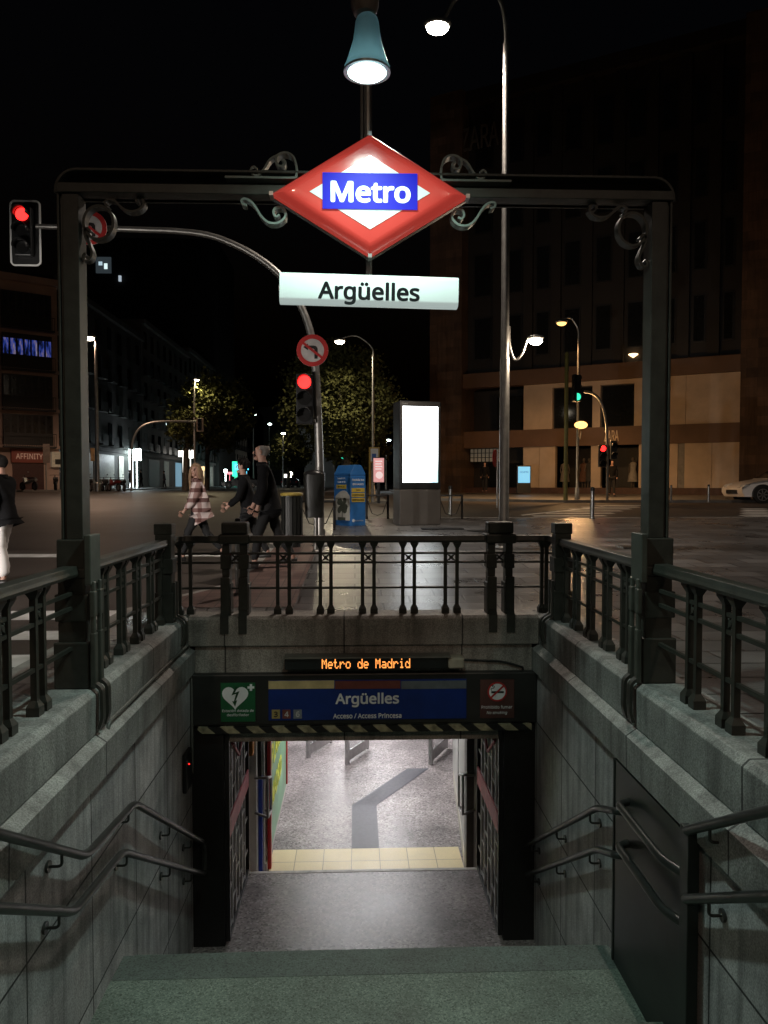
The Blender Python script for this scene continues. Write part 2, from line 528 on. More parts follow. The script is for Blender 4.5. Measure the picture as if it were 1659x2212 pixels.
def plaza():
    mb, kb = MB(), MB()
    for y0, y1 in zip(PY, PY[1:]):
        l0, l1 = plaza_left(y0), plaza_left(y1)
        spans = [(l0, l1, HOLE[0], HOLE[0]), (HOLE[1], HOLE[1], 90, 90)] if HOLE[2] <= y0 < HOLE[3] else [(l0, l1, 90, 90)]
        for a0, a1, b0, b1 in spans:
            mb.quad((a0, y0, g(y0)), (b0, y0, g(y0)), (b1, y1, g(y1)), (a1, y1, g(y1)))
        kb.add([(l0-.15, y0, g(y0)-.01), (l0, y0, g(y0)+.004), (l1, y1, g(y1)+.004), (l1-.15, y1, g(y1)-.01),
                (l0-.17, y0, g(y0)-KERB-.02), (l1-.17, y1, g(y1)-KERB-.02)], [(0, 1, 2, 3), (4, 0, 3, 5)])
    kb.box(-1.64, 90, 20, 20.2, g(20)-KERB-.05, g(20)+.004)
    tag(link('pavement', mb.mesh('pavement'), SLAB), kind='structure')
    tag(link('kerb', kb.mesh('kerb'), KERBM), kind='structure')
    rb = MB()
    ys = [8.2, 9.4, 11, 14]
    for y0, y1 in zip(ys, ys[1:]):
        w0, w1 = (-.75, -.75)
        rb.quad((plaza_left(y0), y0, g(y0)+.004), (w0, y0, g(y0)+.004), (w1, y1, g(y1)+.004), (plaza_left(y1), y1, g(y1)+.004))
    tag(link('red_pavement', rb.mesh('red_pavement'), REDP), kind='structure')
plaza()
def far_pavement(name, poly, dz=0):
    mb = MB()
    top = [(x, y, g(y)+dz) for x, y in poly]
    bot = [(x, y, g(y)-KERB-.1) for x, y in poly]
    n = len(poly)
    mb.add(top+bot, [tuple(range(n))] + [(i, (i+1) % n, (i+1) % n+n, i+n) for i in range(n)])
    tag(link(name, mb.mesh(name), mat('far_paving', (.17, .16, .15), .5, 0, .3, 1.5)), kind='structure')
far_pavement('pavement', [(2.5, 36), (9, 33.2), (60, 33.2), (60, 45), (60, 60), (2.5, 60)])
far_pavement('pavement', [(-70, 52.5), (-19.5, 55), (-19.2, 80), (-19.2, 120), (-19.5, 200), (-70, 200)])
far_pavement('pavement', [(-2.2, 34), (1.2, 32.5), (1.6, 60), (1.6, 120), (-1, 200), (-4, 200), (-2.4, 80)])
# zebra crossing and lines painted on the road
def paint(x0, x1, y0, y1, skew=0):
    mb = MB()
    mb.quad((x0, y0, g(y0)-KERB+.004), (x1, y0+skew, g(y0+skew)-KERB+.004), (x1, y1+skew, g(y1+skew)-KERB+.004), (x0, y1, g(y1)-KERB+.004))
    return mb
zb = MB()
for x0, x1, y0, y1, sk in [(-7.5, -2.66, 7.18, 7.62, 0), (-7.5, -2.66, 8.2, 8.66, 0), (-7.5, -2.66, 6.1, 6.55, 0), (-7.5, -2.66, 5.0, 5.45, 0), (-9, -4.6, 13.1, 13.5, -.1), (-3.4, -1.9, 13.1, 13.45, -.1)]:
    p = paint(x0, x1, y0, y1, sk); zb.add(p.v, p.f)
tag(link('zebra_crossing', zb.mesh('zebra_crossing'), PAINT), kind='structure')
zb = MB()
for k in range(7):
    a = at(1140+k*26, 1112-k*3.4, 21.2+k*1.5)
    p = paint(a.x-.15, a.x+2.1, a.y, a.y+.5, .12); zb.add(p.v, p.f)
for k in range(6):
    a = at(1612, 1119-k*5, 21.4+k*1.15)
    p = paint(a.x, a.x+.9, a.y, a.y+.5, 0); zb.add(p.v, p.f)
p = paint(5.0, 9.5, 23.2, 23.6, 6); zb.add(p.v, p.f)
tag(link('road_marking', zb.mesh('road_marking'), PAINT), kind='structure')

# ------------------------------------------------------------------ the stairwell: walls
WALLM = blocks('stone_cladding', (.54, .53, .54), .92, .78, 'yz', .008, (.05, .05, .05), .62, .1, .42, .26, 0, (.3, .52), .25)
COPEM = blocks('coping_stone', (.36, .36, .345), 1.35, 4, 'yz', .009, (.04, .04, .04), .6, .12, .4, .3, 0, (.55, 2), .35)
COPEX = blocks('parapet_stone', (.40, .37, .335), 1.15, 4, 'xz', .008, (.07, .065, .06), .62, .1, .4, .3, 0, (.2, 2), .35)
def side_wall(s, label):
    t = thing('stone_wall', label, 'wall', (s*1.9, 4, -3.6))
    a = MB(); a.prism([(s*x, z) for x, z in [(1.68, -3.7), (1.68, -.50), (2.04, -.50), (2.04, -3.7)]], 6.8, 'y', .72)
    a.build('wall_face', WALLM, t)
    b = MB(); b.prism([(s*x, z) for x, z in [(1.645, -.497), (1.64, -.285), (1.705, -.24), (2.04, -.24), (2.04, -.497)]], 6.72, 'y', .72)
    b.build('ledge', COPEM, t)
    c = MB(); c.prism([(s*x, z) for x, z in [(1.705, -.237), (1.70, .015), (1.735, .05), (2.045, .05), (2.045, -.237)]], 7.03, 'y', .72)
    bevel(c.build('coping', COPEM, t), .008)
    return t
side_wall(-1, 'long grey stone retaining wall with coping left of the descending stairs')
side_wall(1, 'long grey stone retaining wall with coping right of the stairs, behind the metal door')
t = thing('stone_wall', 'grey stone parapet wall across the far end above the station entrance', 'wall', (0, 7.6, -.6))
a = MB(); a.prism([(7.40, -.237), (7.395, .02), (7.425, .05), (7.75, .05), (7.75, -.237)], 3.396, 'x', -1.698)
bevel(a.build('coping', COPEX, t), .008)
a = MB(); a.box(-1.64, 1.64, 7.44, 7.75, -.56, -.24)
a.build('wall_face', COPEX, t)
a = MB(); a.box(-2.04, 2.04, 7.5, 7.76, -1.2, -.562); a.build('lintel', COPEX, t)

# ------------------------------------------------------------------ stairs, landings, hall floor
TREAD = granite('terrazzo_landing', (.145, .195, .162), (.06, .085, .07), (.25, .31, .265), 110, .6, .5)  # the lamp's green light is tinted into this stone colour
NOSE = granite('terrazzo_nosing', (.095, .128, .115), (.045, .062, .055), (.14, .18, .165), 110, .6, .45)
HALLF = granite('terrazzo_hall_floor', (.27, .235, .232), (.09, .075, .075), (.48, .44, .43), 48, .36, .55)
st = MB()
z, y = 0.0, 1.1
st.box(-1.68, 1.68, .7, 1.1, -.4, -.001)
for k in range(10):
    z -= .173
    st.box(-1.68, 1.68, y, y+.31, z-.35, z); y += .31
st.box(-1.68, 1.68, 4.2, 4.94, -2.2, -1.9)
z, y = -1.9, 5.22
for k in range(7):
    z -= .1625
    st.box(-1.68, 1.68, y, y+.255, z-.35, z); y += .255
tag(st.build('stairs', TREAD), kind='structure')
# worn nosing slab along the landing edge, bowed a little at its ends
nb = MB()
top = [(x, 5.22-.0*(abs(x)/1.68)**2, -1.899-.012*(abs(x)/1.68)**3) for x in [-1.68+3.36*i/16 for i in range(17)]]
n = len(top)
v = [(x, 4.943, -1.9) for x, _, _ in top] + top + [(x, yy, -2.2) for x, yy, _ in top]
nb.add(v, [(i, i+1, n+i+1, n+i) for i in range(n-1)] + [(n+i, n+i+1, 2*n+i+1, 2*n+i) for i in range(n-1)])
tag(nb.build('stair_nosing', NOSE), kind='structure')
hf = MB()
hf.box(-1.68, 1.68, 7.005, 8.86, -3.6, -3.2)
hf.box(-1.42, 1.42, 8.86, 9.16, -3.7, -3.35)
hf.box(-6, 6, 9.16, 24, -3.9, -3.5)
tag(hf.build('hall_floor', HALLF), kind='structure')
e = MB(); e.box(-1.36, 1.36, 8.82, 8.875, -3.26, -3.196)
tag(e.build('step_edge', mat('worn_step_edge', (.42, .39, .36), .5, 0, .3, 12)), kind='structure')
YT = blocks('yellow_tiles', (.74, .62, .36), .362, .34, 'xy', .005, (.3, .24, .14), .4, .04, 0, .05, 0, (.145, 0), .15, 2.5, .1)
q = MB(); q.box(-1.18, 1.27, 9.36, 10.02, -3.52, -3.495)
o = q.build('tactile_paving', YT, origin=(0, 10.02, -3.5)); tag(o, kind='structure')
GT = mat('grey_tactile_strip', (.10, .10, .115), .5, 0, .15, 20)
q = MB()
for k in range(9):
    x = -.145 + .3625*(k+.5)/9
    w = .014
    j0, j1 = 11.42+.0*x, 0
    dx = .93; dy = 1.46
    yb = 11.39
    q.add([(x-w, 10.025, -3.488), (x+w, 10.025, -3.488), (x+w, yb, -3.488), (x-w, yb, -3.488)], [(0, 1, 2, 3)])
    q.add([(x-w, yb, -3.488), (x+w, yb, -3.488), (x+w+dx, yb+dy, -3.488), (x-w+dx, yb+dy, -3.488)], [(0, 1, 2, 3)])
q.add([(-.147, 10.022, -3.494), (.22, 10.022, -3.494), (.22, 11.38, -3.494), (-.147, 11.40, -3.494)], [(0, 1, 2, 3)])
q.add([(-.147, 11.40, -3.494), (.22, 11.38, -3.494), (.22+.93, 12.84, -3.494), (-.147+.93, 12.86, -3.494)], [(0, 1, 2, 3)])
tag(q.build('tactile_strip', GT), kind='structure')

# ------------------------------------------------------------------ entrance hall shell, posters, doors
PANELG = mat('grey_enamel_panel', (.40, .39, .37), .35, 0, .12, 2)
HWHITE = mat('hall_wall_white', (.62, .61, .60), .5, 0, .1)
c = MB(); c.box(-6, 6, 7.76, 24, -.95, -.8)
tag(c.build('hall_ceiling', HWHITE), kind='structure')
w = MB(); w.box(-6.2, -6, 9, 24, -3.9, -.8); w.box(6, 6.2, 9, 24, -3.9, -.8); w.box(-6.2, 6.2, 24, 24.2, -3.9, -.8)
w.build('hall_wall', HWHITE); tag(bpy.data.objects['hall_wall'], kind='structure')
def hall_wall(label, pts, m):
    t = thing('hall_side_wall', label, 'wall', (pts[0][0], pts[0][1], -3.5))
    a = MB(); a.prism(pts, 2.55, 'z', -3.5); a.build('wall_face', m, t)
    return t
lw = hall_wall('white left wall of the lit entrance hall beside the poster', [(-1.22, 9.4), (-1.22, 12.4), (-3.4, 15.6), (-6, 15.6), (-6, 9.0), (-1.42, 9.0), (-1.42, 9.4)], HWHITE)
b = MB(); b.box(-1.22, -1.195, 9.42, 12.4, -3.5, -3.38)
b.build('skirting', mat('pale_skirting', (.5, .48, .44), .4), lw)
b = MB(); b.obox((-2.3, 13.98, -2.45), (1.93, .012, .05), rz=math.atan2(3.2, -2.18)); b.build('wall_rail', STEEL, lw)
rw = hall_wall('grey enamel panelled right wall of the lit entrance hall', [(1.275, 9.36), (1.40, 9.02), (1.42, 9.0), (6, 9.0), (6, 13.2), (1.56, 12.9), (1.50, 12.3)], PANELG)
b = MB(); b.prism([(1.265, 9.36), (1.49, 12.3), (1.50, 12.3), (1.275, 9.36)], .16, 'z', -3.5)
b.build('skirting', mat('beige_skirting', (.46, .42, .36), .4), rw)
b = MB(); b.obox((1.385, 10.9, -2.3), (.004, .006, 1.2), rz=-.076); b.build('panel_joint', BLACK, rw)
b = MB(); b.ball((1.375, 10.6, -2.75), .022); b.build('knob', BLACK, rw)
b = MB(); b.box(1.255, 1.345, 9.17, 9.34, -3.5, -.95); b.build('door_post', mat('bronze_post', (.09, .08, .07), .4, .4), rw)
pv = thing('entrance_passage_wall', 'black steel lining left of the entrance passage, behind the open gate', 'wall', (-1.55, 8.2, -3.2))
a = MB(); a.box(-1.675, -1.37, 7.42, 7.5, -3.2, -1.04); a.build('front_panel', BLACK, pv)
a = MB(); a.box(-1.6, -1.42, 7.5, 8.99, -3.2, -1.04); a.build('side_panel', BLACK, pv)
pv = thing('entrance_passage_wall', 'black steel lining right of the entrance passage, behind the open gate', 'wall', (1.55, 8.2, -3.2))
a = MB(); a.box(1.37, 1.675, 7.42, 7.5, -3.2, -1.04); a.build('front_panel', BLACK, pv)
a = MB(); a.box(1.42, 1.6, 7.5, 8.99, -3.2, -1.04); a.build('side_panel', BLACK, pv)
b = MB(); b.box(-1.68, 1.68, 7.5, 9.0, -1.03, -.96)
tag(b.build('passage_ceiling', BLACK), kind='structure')

# poster wall, column and frames seen through the door
p = thing('wall_poster', 'tall green poster with yellow lettering in a red frame inside the entrance', 'poster', (-1.19, 10.4, -3.35))
a = MB(); a.box(-1.194, -1.18, 9.62, 11.9, -3.36, -.98); a.build('poster_sheet', mat('green_poster', (.16, .36, .20), .35, 0, .3, 2), p)
RED = mat('red_enamel', (.46, .03, .03), .35, 0, .1)
a = MB(); a.box(-1.195, -1.15, 9.52, 9.61, -3.5, -.96); a.build('frame_post', RED, p)
a = MB(); a.box(-1.195, -1.16, 11.91, 11.99, -3.36, -.96); a.build('frame_post', RED, p)
YEL = mat('poster_yellow', (.75, .80, .06), .4)
lettering('VERDE', .62, YEL, p, (-1.176, 10.55, -1.62), rz=PI/2, width=1.5, bold=.02, ry=0)
lettering('PLANES', .5, YEL, p, (-1.176, 10.55, -2.2), rz=PI/2, width=1.4, bold=.014)
lettering('MADRID', .45, YEL, p, (-1.176, 10.5, -2.72), rz=PI/2, width=1.3, bold=.012)
cl = thing('hall_column', 'pale column with blue lower edges just inside the entrance on the left', 'column', (-1.3, 9.3, -3.35))
a = MB(); a.box(-1.385, -1.285, 9.17, 9.38, -3.5, -.96); a.build('shaft', HWHITE, cl)
BLUE = mat('blue_enamel', (.02, .06, .38), .35)
a = MB(); a.box(-1.41, -1.39, 9.18, 9.36, -3.5, -2.2); a.box(-1.28, -1.235, 9.3, 9.39, -3.5, -2.25); a.build('blue_strip', BLUE, cl)
a = MB(); a.box(-1.28, -1.24, 9.3, 9.385, -2.24, -.96); a.build('dark_strip', BLACK, cl)
ob = MB(); ob.box(-1.40, -1.30, 9.02, 9.14, -1.89, -1.40)
bevel(tag(ob.build('orange_box', mat('orange_plastic', (.62, .24, .03), .35), origin=(-1.35, 9.1, -1.89)), 'small orange box fixed high on the pale column inside the entrance', 'box'), .02, 3)
def door_pull(label, s, x, y):
    o = MB()
    o.tube(rounded([(x, y, -2.62), (x-s*.16, y-.05, -2.66), (x-s*.16, y+.30, -2.72), (x, y+.30, -2.72)], .03), .016)
    o.tube(rounded([(x, y, -2.2), (x-s*.16, y-.05, -2.18), (x-s*.16, y+.30, -2.3), (x, y+.30, -2.3)], .03), .016)
    o.tube([(x-s*.16, y-.05, -2.18), (x-s*.16, y-.05, -2.66)], .016)
    o.tube([(x-s*.16, y+.30, -2.3), (x-s*.16, y+.30, -2.72)], .016)
    return tag(o.build('door_pull', STEEL, origin=(x, y, -2.6), smooth=True), label, 'door pull')
door_pull('chrome loop door pull by the green poster on the left', -1, -1.30, 9.15)
door_pull('chrome loop door pull at the right post of the entrance', 1, 1.36, 9.15)
def glass_door(label, x0, y0, x1, y1):
    t = thing('glass_door', label, 'door', (x0, y0, -3.5), group='glass doors in the hall')
    d = Vector((x1-x0, y1-y0, 0)); L = d.length; rz = math.atan2(d.y, d.x); c = Vector((x0, y0, 0))+d/2
    a = MB(); a.obox((x0, y0, -2.24), (.035, .03, 1.26), rz); a.obox((x1, y1, -2.24), (.02, .02, 1.24), rz)
    a.obox((c.x, c.y, -3.36), (L/2, .018, .09), rz); a.obox((c.x, c.y, -1.05), (L/2, .018, .06), rz)
    bevel(a.build('frame', STEEL, t), .005)
    m, ns, lk, bs = nodes('clear_pane')
    bs.inputs['Transmission Weight'].default_value = .9; bs.inputs['Roughness'].default_value = .05; bs.inputs['Base Color'].default_value = (.85, .9, .9, 1)
    bs.inputs['Alpha'].default_value = .35
    a = MB(); a.obox((c.x, c.y, -2.19), (L/2-.03, .004, 1.08), rz); a.build('pane', m, t)
    return t
glass_door('open glass door leaf with steel frame furthest left in the lit hall', -.93, 13.45, -.55, 14.15)
glass_door('open glass door leaf with steel frame in the middle of the lit hall', -.24, 13.1, .13, 13.8)
gd = glass_door('open glass door leaf with green sticker at the right of the lit hall', 1.2, 13.05, 1.57, 13.8)
a = MB(); a.obox((1.385, 13.42, -2.5), (.16, .006, .25), math.atan2(.75, .37)); a.build('sticker', mat('green_sticker', (.05, .3, .12), .4), gd)
for i, (yy, lb) in enumerate([(11.6, 'nearest'), (14.2, 'middle'), (17.0, 'farthest')]):
    f = MB(); f.box(-.9, .9, yy-.12, yy+.12, -1.0, -.955)
    tag(f.build('ceiling_light', glow('tube_light', (.95, .97, 1), 4), origin=(0, yy, -.96)), lb+' fluorescent ceiling light along the entrance hall', 'ceiling light', 'ceiling lights of the hall')
    lamp('AREA', (0, yy, -1.02), (58, 95, 165)[i], (.98, .96, .98), 1.7, sy=.25, name='tube_light')

# ------------------------------------------------------------------ entrance header with signs
hd = thing('entrance_header', 'black fascia above the station entrance with blue name panel', 'fascia', (0, 7.4, -1.04))
a = MB(); a.box(-1.675, 1.675, 7.36, 7.498, -1.0, -.50); bevel(a.build('housing', mat('black_fascia', (.018, .018, .017), .45, 0, .4, 3), hd), .015)
a = MB(); a.box(-1.6, 1.62, 7.335, 7.37, -1.065, -1.003)
a.build('hazard_strip', stripes('hazard_stripes', (.012, .012, .012), (.42, .385, .25), 4.1, (1, 0, 1.2)), hd)
def rect(mb, p0, p1, Y, d=.004):
    a, b2 = at(p0[0], p0[1], Y), at(p1[0], p1[1], Y)
    return mb.box(min(a.x, b2.x), max(a.x, b2.x), Y-d, Y, min(a.z, b2.z), max(a.z, b2.z))
a = MB(); rect(a, (580, 1470), (1007, 1551), 7.358, .010); npn = a.build('name_panel', mat('dark_blue_panel', (.006, .028, .20), .35, 0, .15), hd)
for x0, x1, col, nm in [(580, 722, (.55, .44, .22), 'yellow'), (724, 865, (.17, .045, .035), 'brown'), (867, 1007, (.13, .15, .17), 'grey')]:
    a = MB(); rect(a, (x0, 1471), (x1, 1487), 7.346, .004); a.build('colour_band', mat('band_'+nm, col, .45, 0, .25, 6), npn)
LET = mat('white_lettering', (.82, .84, .86), .5, 0, .1)
q = at(794, 1508, 7.347); lettering('Argüelles', .165, LET, npn, (q.x, 7.345, q.z), width=.615, bold=.004)
q = at(794, 1545, 7.347); lettering('Acceso / Access Princesa', .075, LET, npn, (q.x, 7.345, q.z-.003), width=.66, bold=.0015)
for x0, ch, col, tc in [(587, '3', (.45, .36, .13), (.02, .02, .02)), (610, '4', (.2, .06, .05), (.6, .6, .6)), (634, '6', (.22, .25, .29), (.6, .6, .6))]:
    a = MB(); rect(a, (x0, 1533), (x0+18, 1552), 7.347, .004); bd = a.build('line_badge', mat('badge_'+ch, col, .45), npn)
    q = at(x0+9, 1542.5, 7.342); lettering(ch, .085, mat('badge_digit_'+ch, tc, .5), bd, (q.x, 7.342, q.z), bold=.002)
sg = thing('defibrillator_sign', 'green sign with white heart and bolt left of the station name', 'sign', (-1.2, 7.36, -.97))
a = MB(); rect(a, (477, 1475), (552, 1558), 7.358, .010); a.build('plate', mat('sign_green', (.012, .11, .04), .4), sg)
hp = at(508, 1505, 7.346)
def heart(w):
    pts = []
    for i in range(40):
        t = 2*PI*i/40
        pts.append((hp.x + w*(16*math.sin(t)**3)/16, hp.z + w*(13*math.cos(t)-5*math.cos(2*t)-2*math.cos(3*t)-math.cos(4*t))/16))
    return pts
a = MB(); a.prism(heart(.125), .004, 'y', 7.343); a.build('heart', LET, sg)
a = MB(); a.prism([(hp.x+x*.1, hp.z+zz*.1) for x, zz in [(.05, 1.0), (-.35, .15), (.1, .3), (-.12, -.45), (-.28, -.4), (.0, -.95), (.2, -.3), (.04, -.4), (.42, .55), (-.05, .38), (.25, 1.0)]], .003, 'y', 7.339); a.build('bolt', mat('sign_dark_green', (.008, .06, .02), .5), sg)
q = at(542, 1485, 7.346); a = MB(); a.box(q.x-.032, q.x+.032, 7.343, 7.347, q.z-.011, q.z+.011); a.box(q.x-.011, q.x+.011, 7.3425, 7.3475, q.z-.032, q.z+.032); a.build('cross', LET, sg)
q = at(514, 1535, 7.346); lettering('Estación dotada de', .04, LET, sg, (q.x, 7.345, q.z), width=.30)
q = at(514, 1544, 7.346); lettering('desfibrilador', .04, LET, sg, (q.x, 7.345, q.z), width=.21)
sg = thing('no_smoking_sign', 'brown no smoking sign right of the station name', 'sign', (1.3, 7.36, -.97))
a = MB(); rect(a, (1037, 1468), (1110, 1550), 7.358, .010); a.build('plate', mat('sign_brown', (.085, .035, .03), .45), sg)
q = at(1074, 1494, 7.346)
a = MB(); a.lathe((q.x, 7.3455, q.z), [(.092, -.001), (.092, .001)], 28, 'y'); a.build('white_disc', LET, sg)
a = MB(); ribbon(a, [(q.x+.088*math.cos(2*PI*i/28), q.z+.088*math.sin(2*PI*i/28)) for i in range(29)], .015, 7.340, 7.344); a.obox((q.x, 7.3415, q.z), (.082, .0012, .008), ry=-.75)
a.build('red_ring', RED, sg)
a = MB(); a.box(q.x-.058, q.x+.064, 7.3425, 7.3440, q.z-.014, q.z+.005)
ribbon(a, spline([(q.x-.055, q.z+.012), (q.x-.06, q.z+.03), (q.x-.035, q.z+.035), (q.x-.03, q.z+.055), (q.x-.05, q.z+.06), (q.x-.04, q.z+.045)]), .006, 7.3425, 7.344)
a.build('cigarette', BLACK, sg)
q = at(1073, 1527, 7.346); lettering('Prohibido fumar', .05, LET, sg, (q.x, 7.345, q.z), width=.30)
q = at(1073, 1539, 7.346); lettering('No smoking', .045, LET, sg, (q.x, 7.345, q.z), width=.20, shear=.2)

# LED display
ld = thing('led_display', 'long black LED display with glowing orange dot letters above the entrance', 'display', (0, 7.3, -.47))
a = MB(); rect(a, (615, 1421), (966, 1446), 7.30, .02); bx = at(615, 1446, 7.30); b2 = at(966, 1419, 7.30)
a = MB(); a.box(bx.x, b2.x, 7.28, 7.43, bx.z, b2.z); bevel(a.build('housing', BLACKP, ld), .006)
a = MB(); a.box(bx.x-.005, b2.x+.03, 7.25, 7.43, b2.z+.002, b2.z+.016); a.build('hood', mat('grey_lip', (.16, .15, .13), .5), ld)
DOTF = {'M': '10001 11011 10101 10101 10001 10001 10001', 'e': '00000 00000 01110 10001 11111 10000 01110', 't': '01000 01000 11100 01000 01000 01001 00110',
        'r': '00000 00000 10110 11001 10000 10000 10000', 'o': '00000 00000 01110 10001 10001 10001 01110', 'd': '00001 00001 01101 10011 10001 10001 01111',
        'a': '00000 00000 01110 00001 01111 10001 01111', 'i': '00100 00000 01100 00100 00100 00100 01110', ' ': '00000 '*7}
txt = 'Metro de Madrid'
p0, p1 = at(695, 1424, 7.275), at(886, 1443, 7.275)
px = (p1.x-p0.x)/(len(txt)*6-1); pz = (p0.z-p1.z)/7
a = MB()
for i, ch in enumerate(txt):
    for r_, row in enumerate(DOTF[ch].split()):
        for c_, v in enumerate(row):
            if v == '1':
                x, zz = p0.x+(i*6+c_+.5)*px, p0.z-(r_+.5)*pz
                a.box(x-px*.46, x+px*.46, 7.276, 7.2795, zz-pz*.43, zz+pz*.43)
a.build('dot_lettering', glow('led_orange', (1, .33, .07), 1.9), ld)
a = MB(); q0, q1 = at(967, 1444, 7.29), at(1003, 1420, 7.29); a.box(q0.x+.004, q1.x, 7.27, 7.44, q0.z, q1.z)
bevel(a.build('sensor_box', mat('beige_plastic', (.42, .38, .30), .5), ld), .02, 3)
a = MB()
a.tube(rounded([(q1.x, 7.42, q1.z-.05), (1.35, 7.42, q1.z-.07), (1.55, 7.42, q1.z-.13), (1.55, 7.42, -.5)], .08), .010, 6)
a.build('cable', BLACK, ld)
# dark reader on the left wall
rd = thing('card_reader', 'narrow dark wall box with a small red light beside the entrance', 'wall box', (-1.66, 7.1, -1.5))
a = MB(); a.box(-1.678, -1.64, 7.02, 7.26, -1.52, -1.16); bevel(a.build('box', BLACKP, rd), .01)
a = MB(); a.ball((-1.64, 7.13, -1.28), .007); a.build('light', RED_ON, rd)

# folding grille gates
PINK = mat('faded_red_band', (.44, .10, .12), .5, 0, .3, 8)
def gate(s, label):
    t = thing('grille_gate', label, 'gate', (s*1.35, 8.1, -3.2), group='folded grille gates')
    X = s*1.345
    a = MB(); a.box(X-.02, X+.02, 7.46, 7.50, -3.17, -1.06); a.box(X-.02, X+.02, 8.80, 8.84, -3.17, -1.06)
    a.box(X-.02, X+.02, 7.5, 8.8, -3.17, -3.13); a.box(X-.02, X+.02, 7.5, 8.8, -1.1, -1.06)
    a.build('frame', BLACK, t)
    a = MB(); rnd = random.Random(3)
    n = 6
    for i in range(1, n):
        y = 7.5+1.3*i/n
        a.box(X-.008, X+.008, y-.018, y+.018, -3.13, -1.1)
    for i in range(n):
        y0 = 7.5+1.3*i/n
        zz = -3.1 + (i % 2)*.19
        while zz < -1.15:
            a.box(X-.006, X+.006, y0+.006, y0+1.3/n-.006, zz, zz+.024); zz += .38
    a.build('grille', mat('grey_grille_bars', (.34, .335, .34), .45, 0), t)
    a = MB(); a.box(X-s*.012-.008, X-s*.012+.008, 7.47, 8.83, -2.16, -1.96); a.build('red_band', PINK, t)
    a = MB()
    cy, cz = 8.1, -1.28
    P = [(cy-.42, cz), (cy, cz+.26), (cy+.42, cz), (cy, cz-.26), (cy-.42, cz)]
    for (u, v), (w_, q_) in zip(P, P[1:]):
        a.tube([(X-s*.02, u, v), (X-s*.02, w_, q_)], .016, 6)
    a.build('diamond_emblem', PINK, t)
    return t
gate(-1, 'black folding grille gate with red band, open at the left of the passage')
gate(1, 'black folding grille gate with red band, open at the right of the passage')

# ------------------------------------------------------------------ handrails
def bracket(t, x, y, z, s, m=HRAIL):
    a = MB(); xr = s*1.6; xw = s*1.675
    a.tube(rounded([(xr, y, z-.02), (xr, y, z-.085), (xw, y, z-.085)], .025), .008, 8)
    a.lathe((xw-s*.006, y, z-.085), [(.032, -.006), (.032, .006)], 12, 'x')
    a.build('bracket', m, t, smooth=True)
hl = thing('handrail', 'double dark tube handrail with end loop on the left stair wall', 'handrail', (-1.6, 4.5, -1.9))
a = MB()
path = [(1.15, 1.08), (4.292, -.761), (5.233, -.854), (7.33, -2.125), (7.33, -2.43), (4.964, -1.061), (4.106, -.974), (1.15, .76)]
a.tube(rounded([(-1.6+max(0, y-5.3)*.028, y, z) for y, z in path], .10), .0245, 12)
a.build('rail', HRAIL, hl, smooth=True)
def onpath(pth, y):
    for (a0, b0), (a1, b1) in zip(pth, pth[1:]):
        if min(a0, a1) <= y <= max(a0, a1): return b0+(b1-b0)*(y-a0)/(a1-a0)
for y in (2.2, 3.1, 3.95, 5.1, 6.2, 7.0): bracket(hl, 0, y, onpath(path[:4], y), -1)
for y in (2.2, 3.1, 3.9, 5.05, 6.2, 7.0): bracket(hl, 0, y, onpath(path[4:][::-1], y), -1)
hr = thing('handrail', 'double dark tube handrail on the right wall beyond the metal door', 'handrail', (1.6, 6, -2.2))
for dz, p in ((0, [(7.45, -2.26), (5.242, -.94), (4.86, -.80)]), (0, [(7.4, -2.53), (5.234, -1.23), (4.86, -1.09)])):
    a = MB(); a.tube(rounded([(1.6, y, z) for y, z in p] + [(1.672, 4.84, p[-1][1])], .08), .0245, 12); a.build('rail', HRAIL, hr, smooth=True)
    for y in (7.2, 6.3, 5.4): bracket(hr, 0, y, onpath(p, y), 1)
hr = thing('handrail', 'double dark tube handrail on the right wall above the metal door, nearest the camera', 'handrail', (1.6, 3, -1))
for z0 in (-.443, -.80):
    p = [(3.80, z0), (1.2, z0+.565*2.6)]
    a = MB(); a.tube([(1.6, y, z) for y, z in p], .0245, 12); a.build('rail', HRAIL, hr, smooth=True)
    for y in (3.55, 2.6, 1.7): bracket(hr, 0, y, onpath(p, y), 1)
dr = thing('service_door', 'dark metal door with two curved rails in the right stair wall', 'door', (1.65, 4.4, -1.9))
a = MB(); a.box(1.652, 1.679, 3.90, 5.02, -1.9, -.52); a.build('leaf', DARKST, dr)
a = MB(); a.box(1.60, 1.66, 3.78, 3.885, -1.9, -.44); a.box(1.645, 1.675, 5.03, 5.06, -1.9, -.52); bevel(a.build('jamb', DARKST, dr), .006)
for z0 in (-.715, -.985):
    a = MB(); a.tube(rounded([(1.655, 4.78, z0+.01), (1.575, 4.74, z0+.01), (1.575, 4.05, z0), (1.63, 3.90, z0)], .12), .0245, 12)
    a.build('rail', HRAIL, dr, smooth=True)
# conduit on the left ledge
cn = MB(); cn.tube(rounded([(-1.69, 4.95, -.30), (-1.685, 5.0, -.215), (-1.685, 7.36, -.205), (-1.66, 7.37, -.6), (-1.66, 7.36, -1.45)], .05), .014, 8)
tag(cn.build('conduit', mat('grey_conduit', (.10, .10, .09), .5), origin=(-1.68, 6, -.3), smooth=True), 'thin grey conduit running along the left ledge to the entrance', 'conduit')

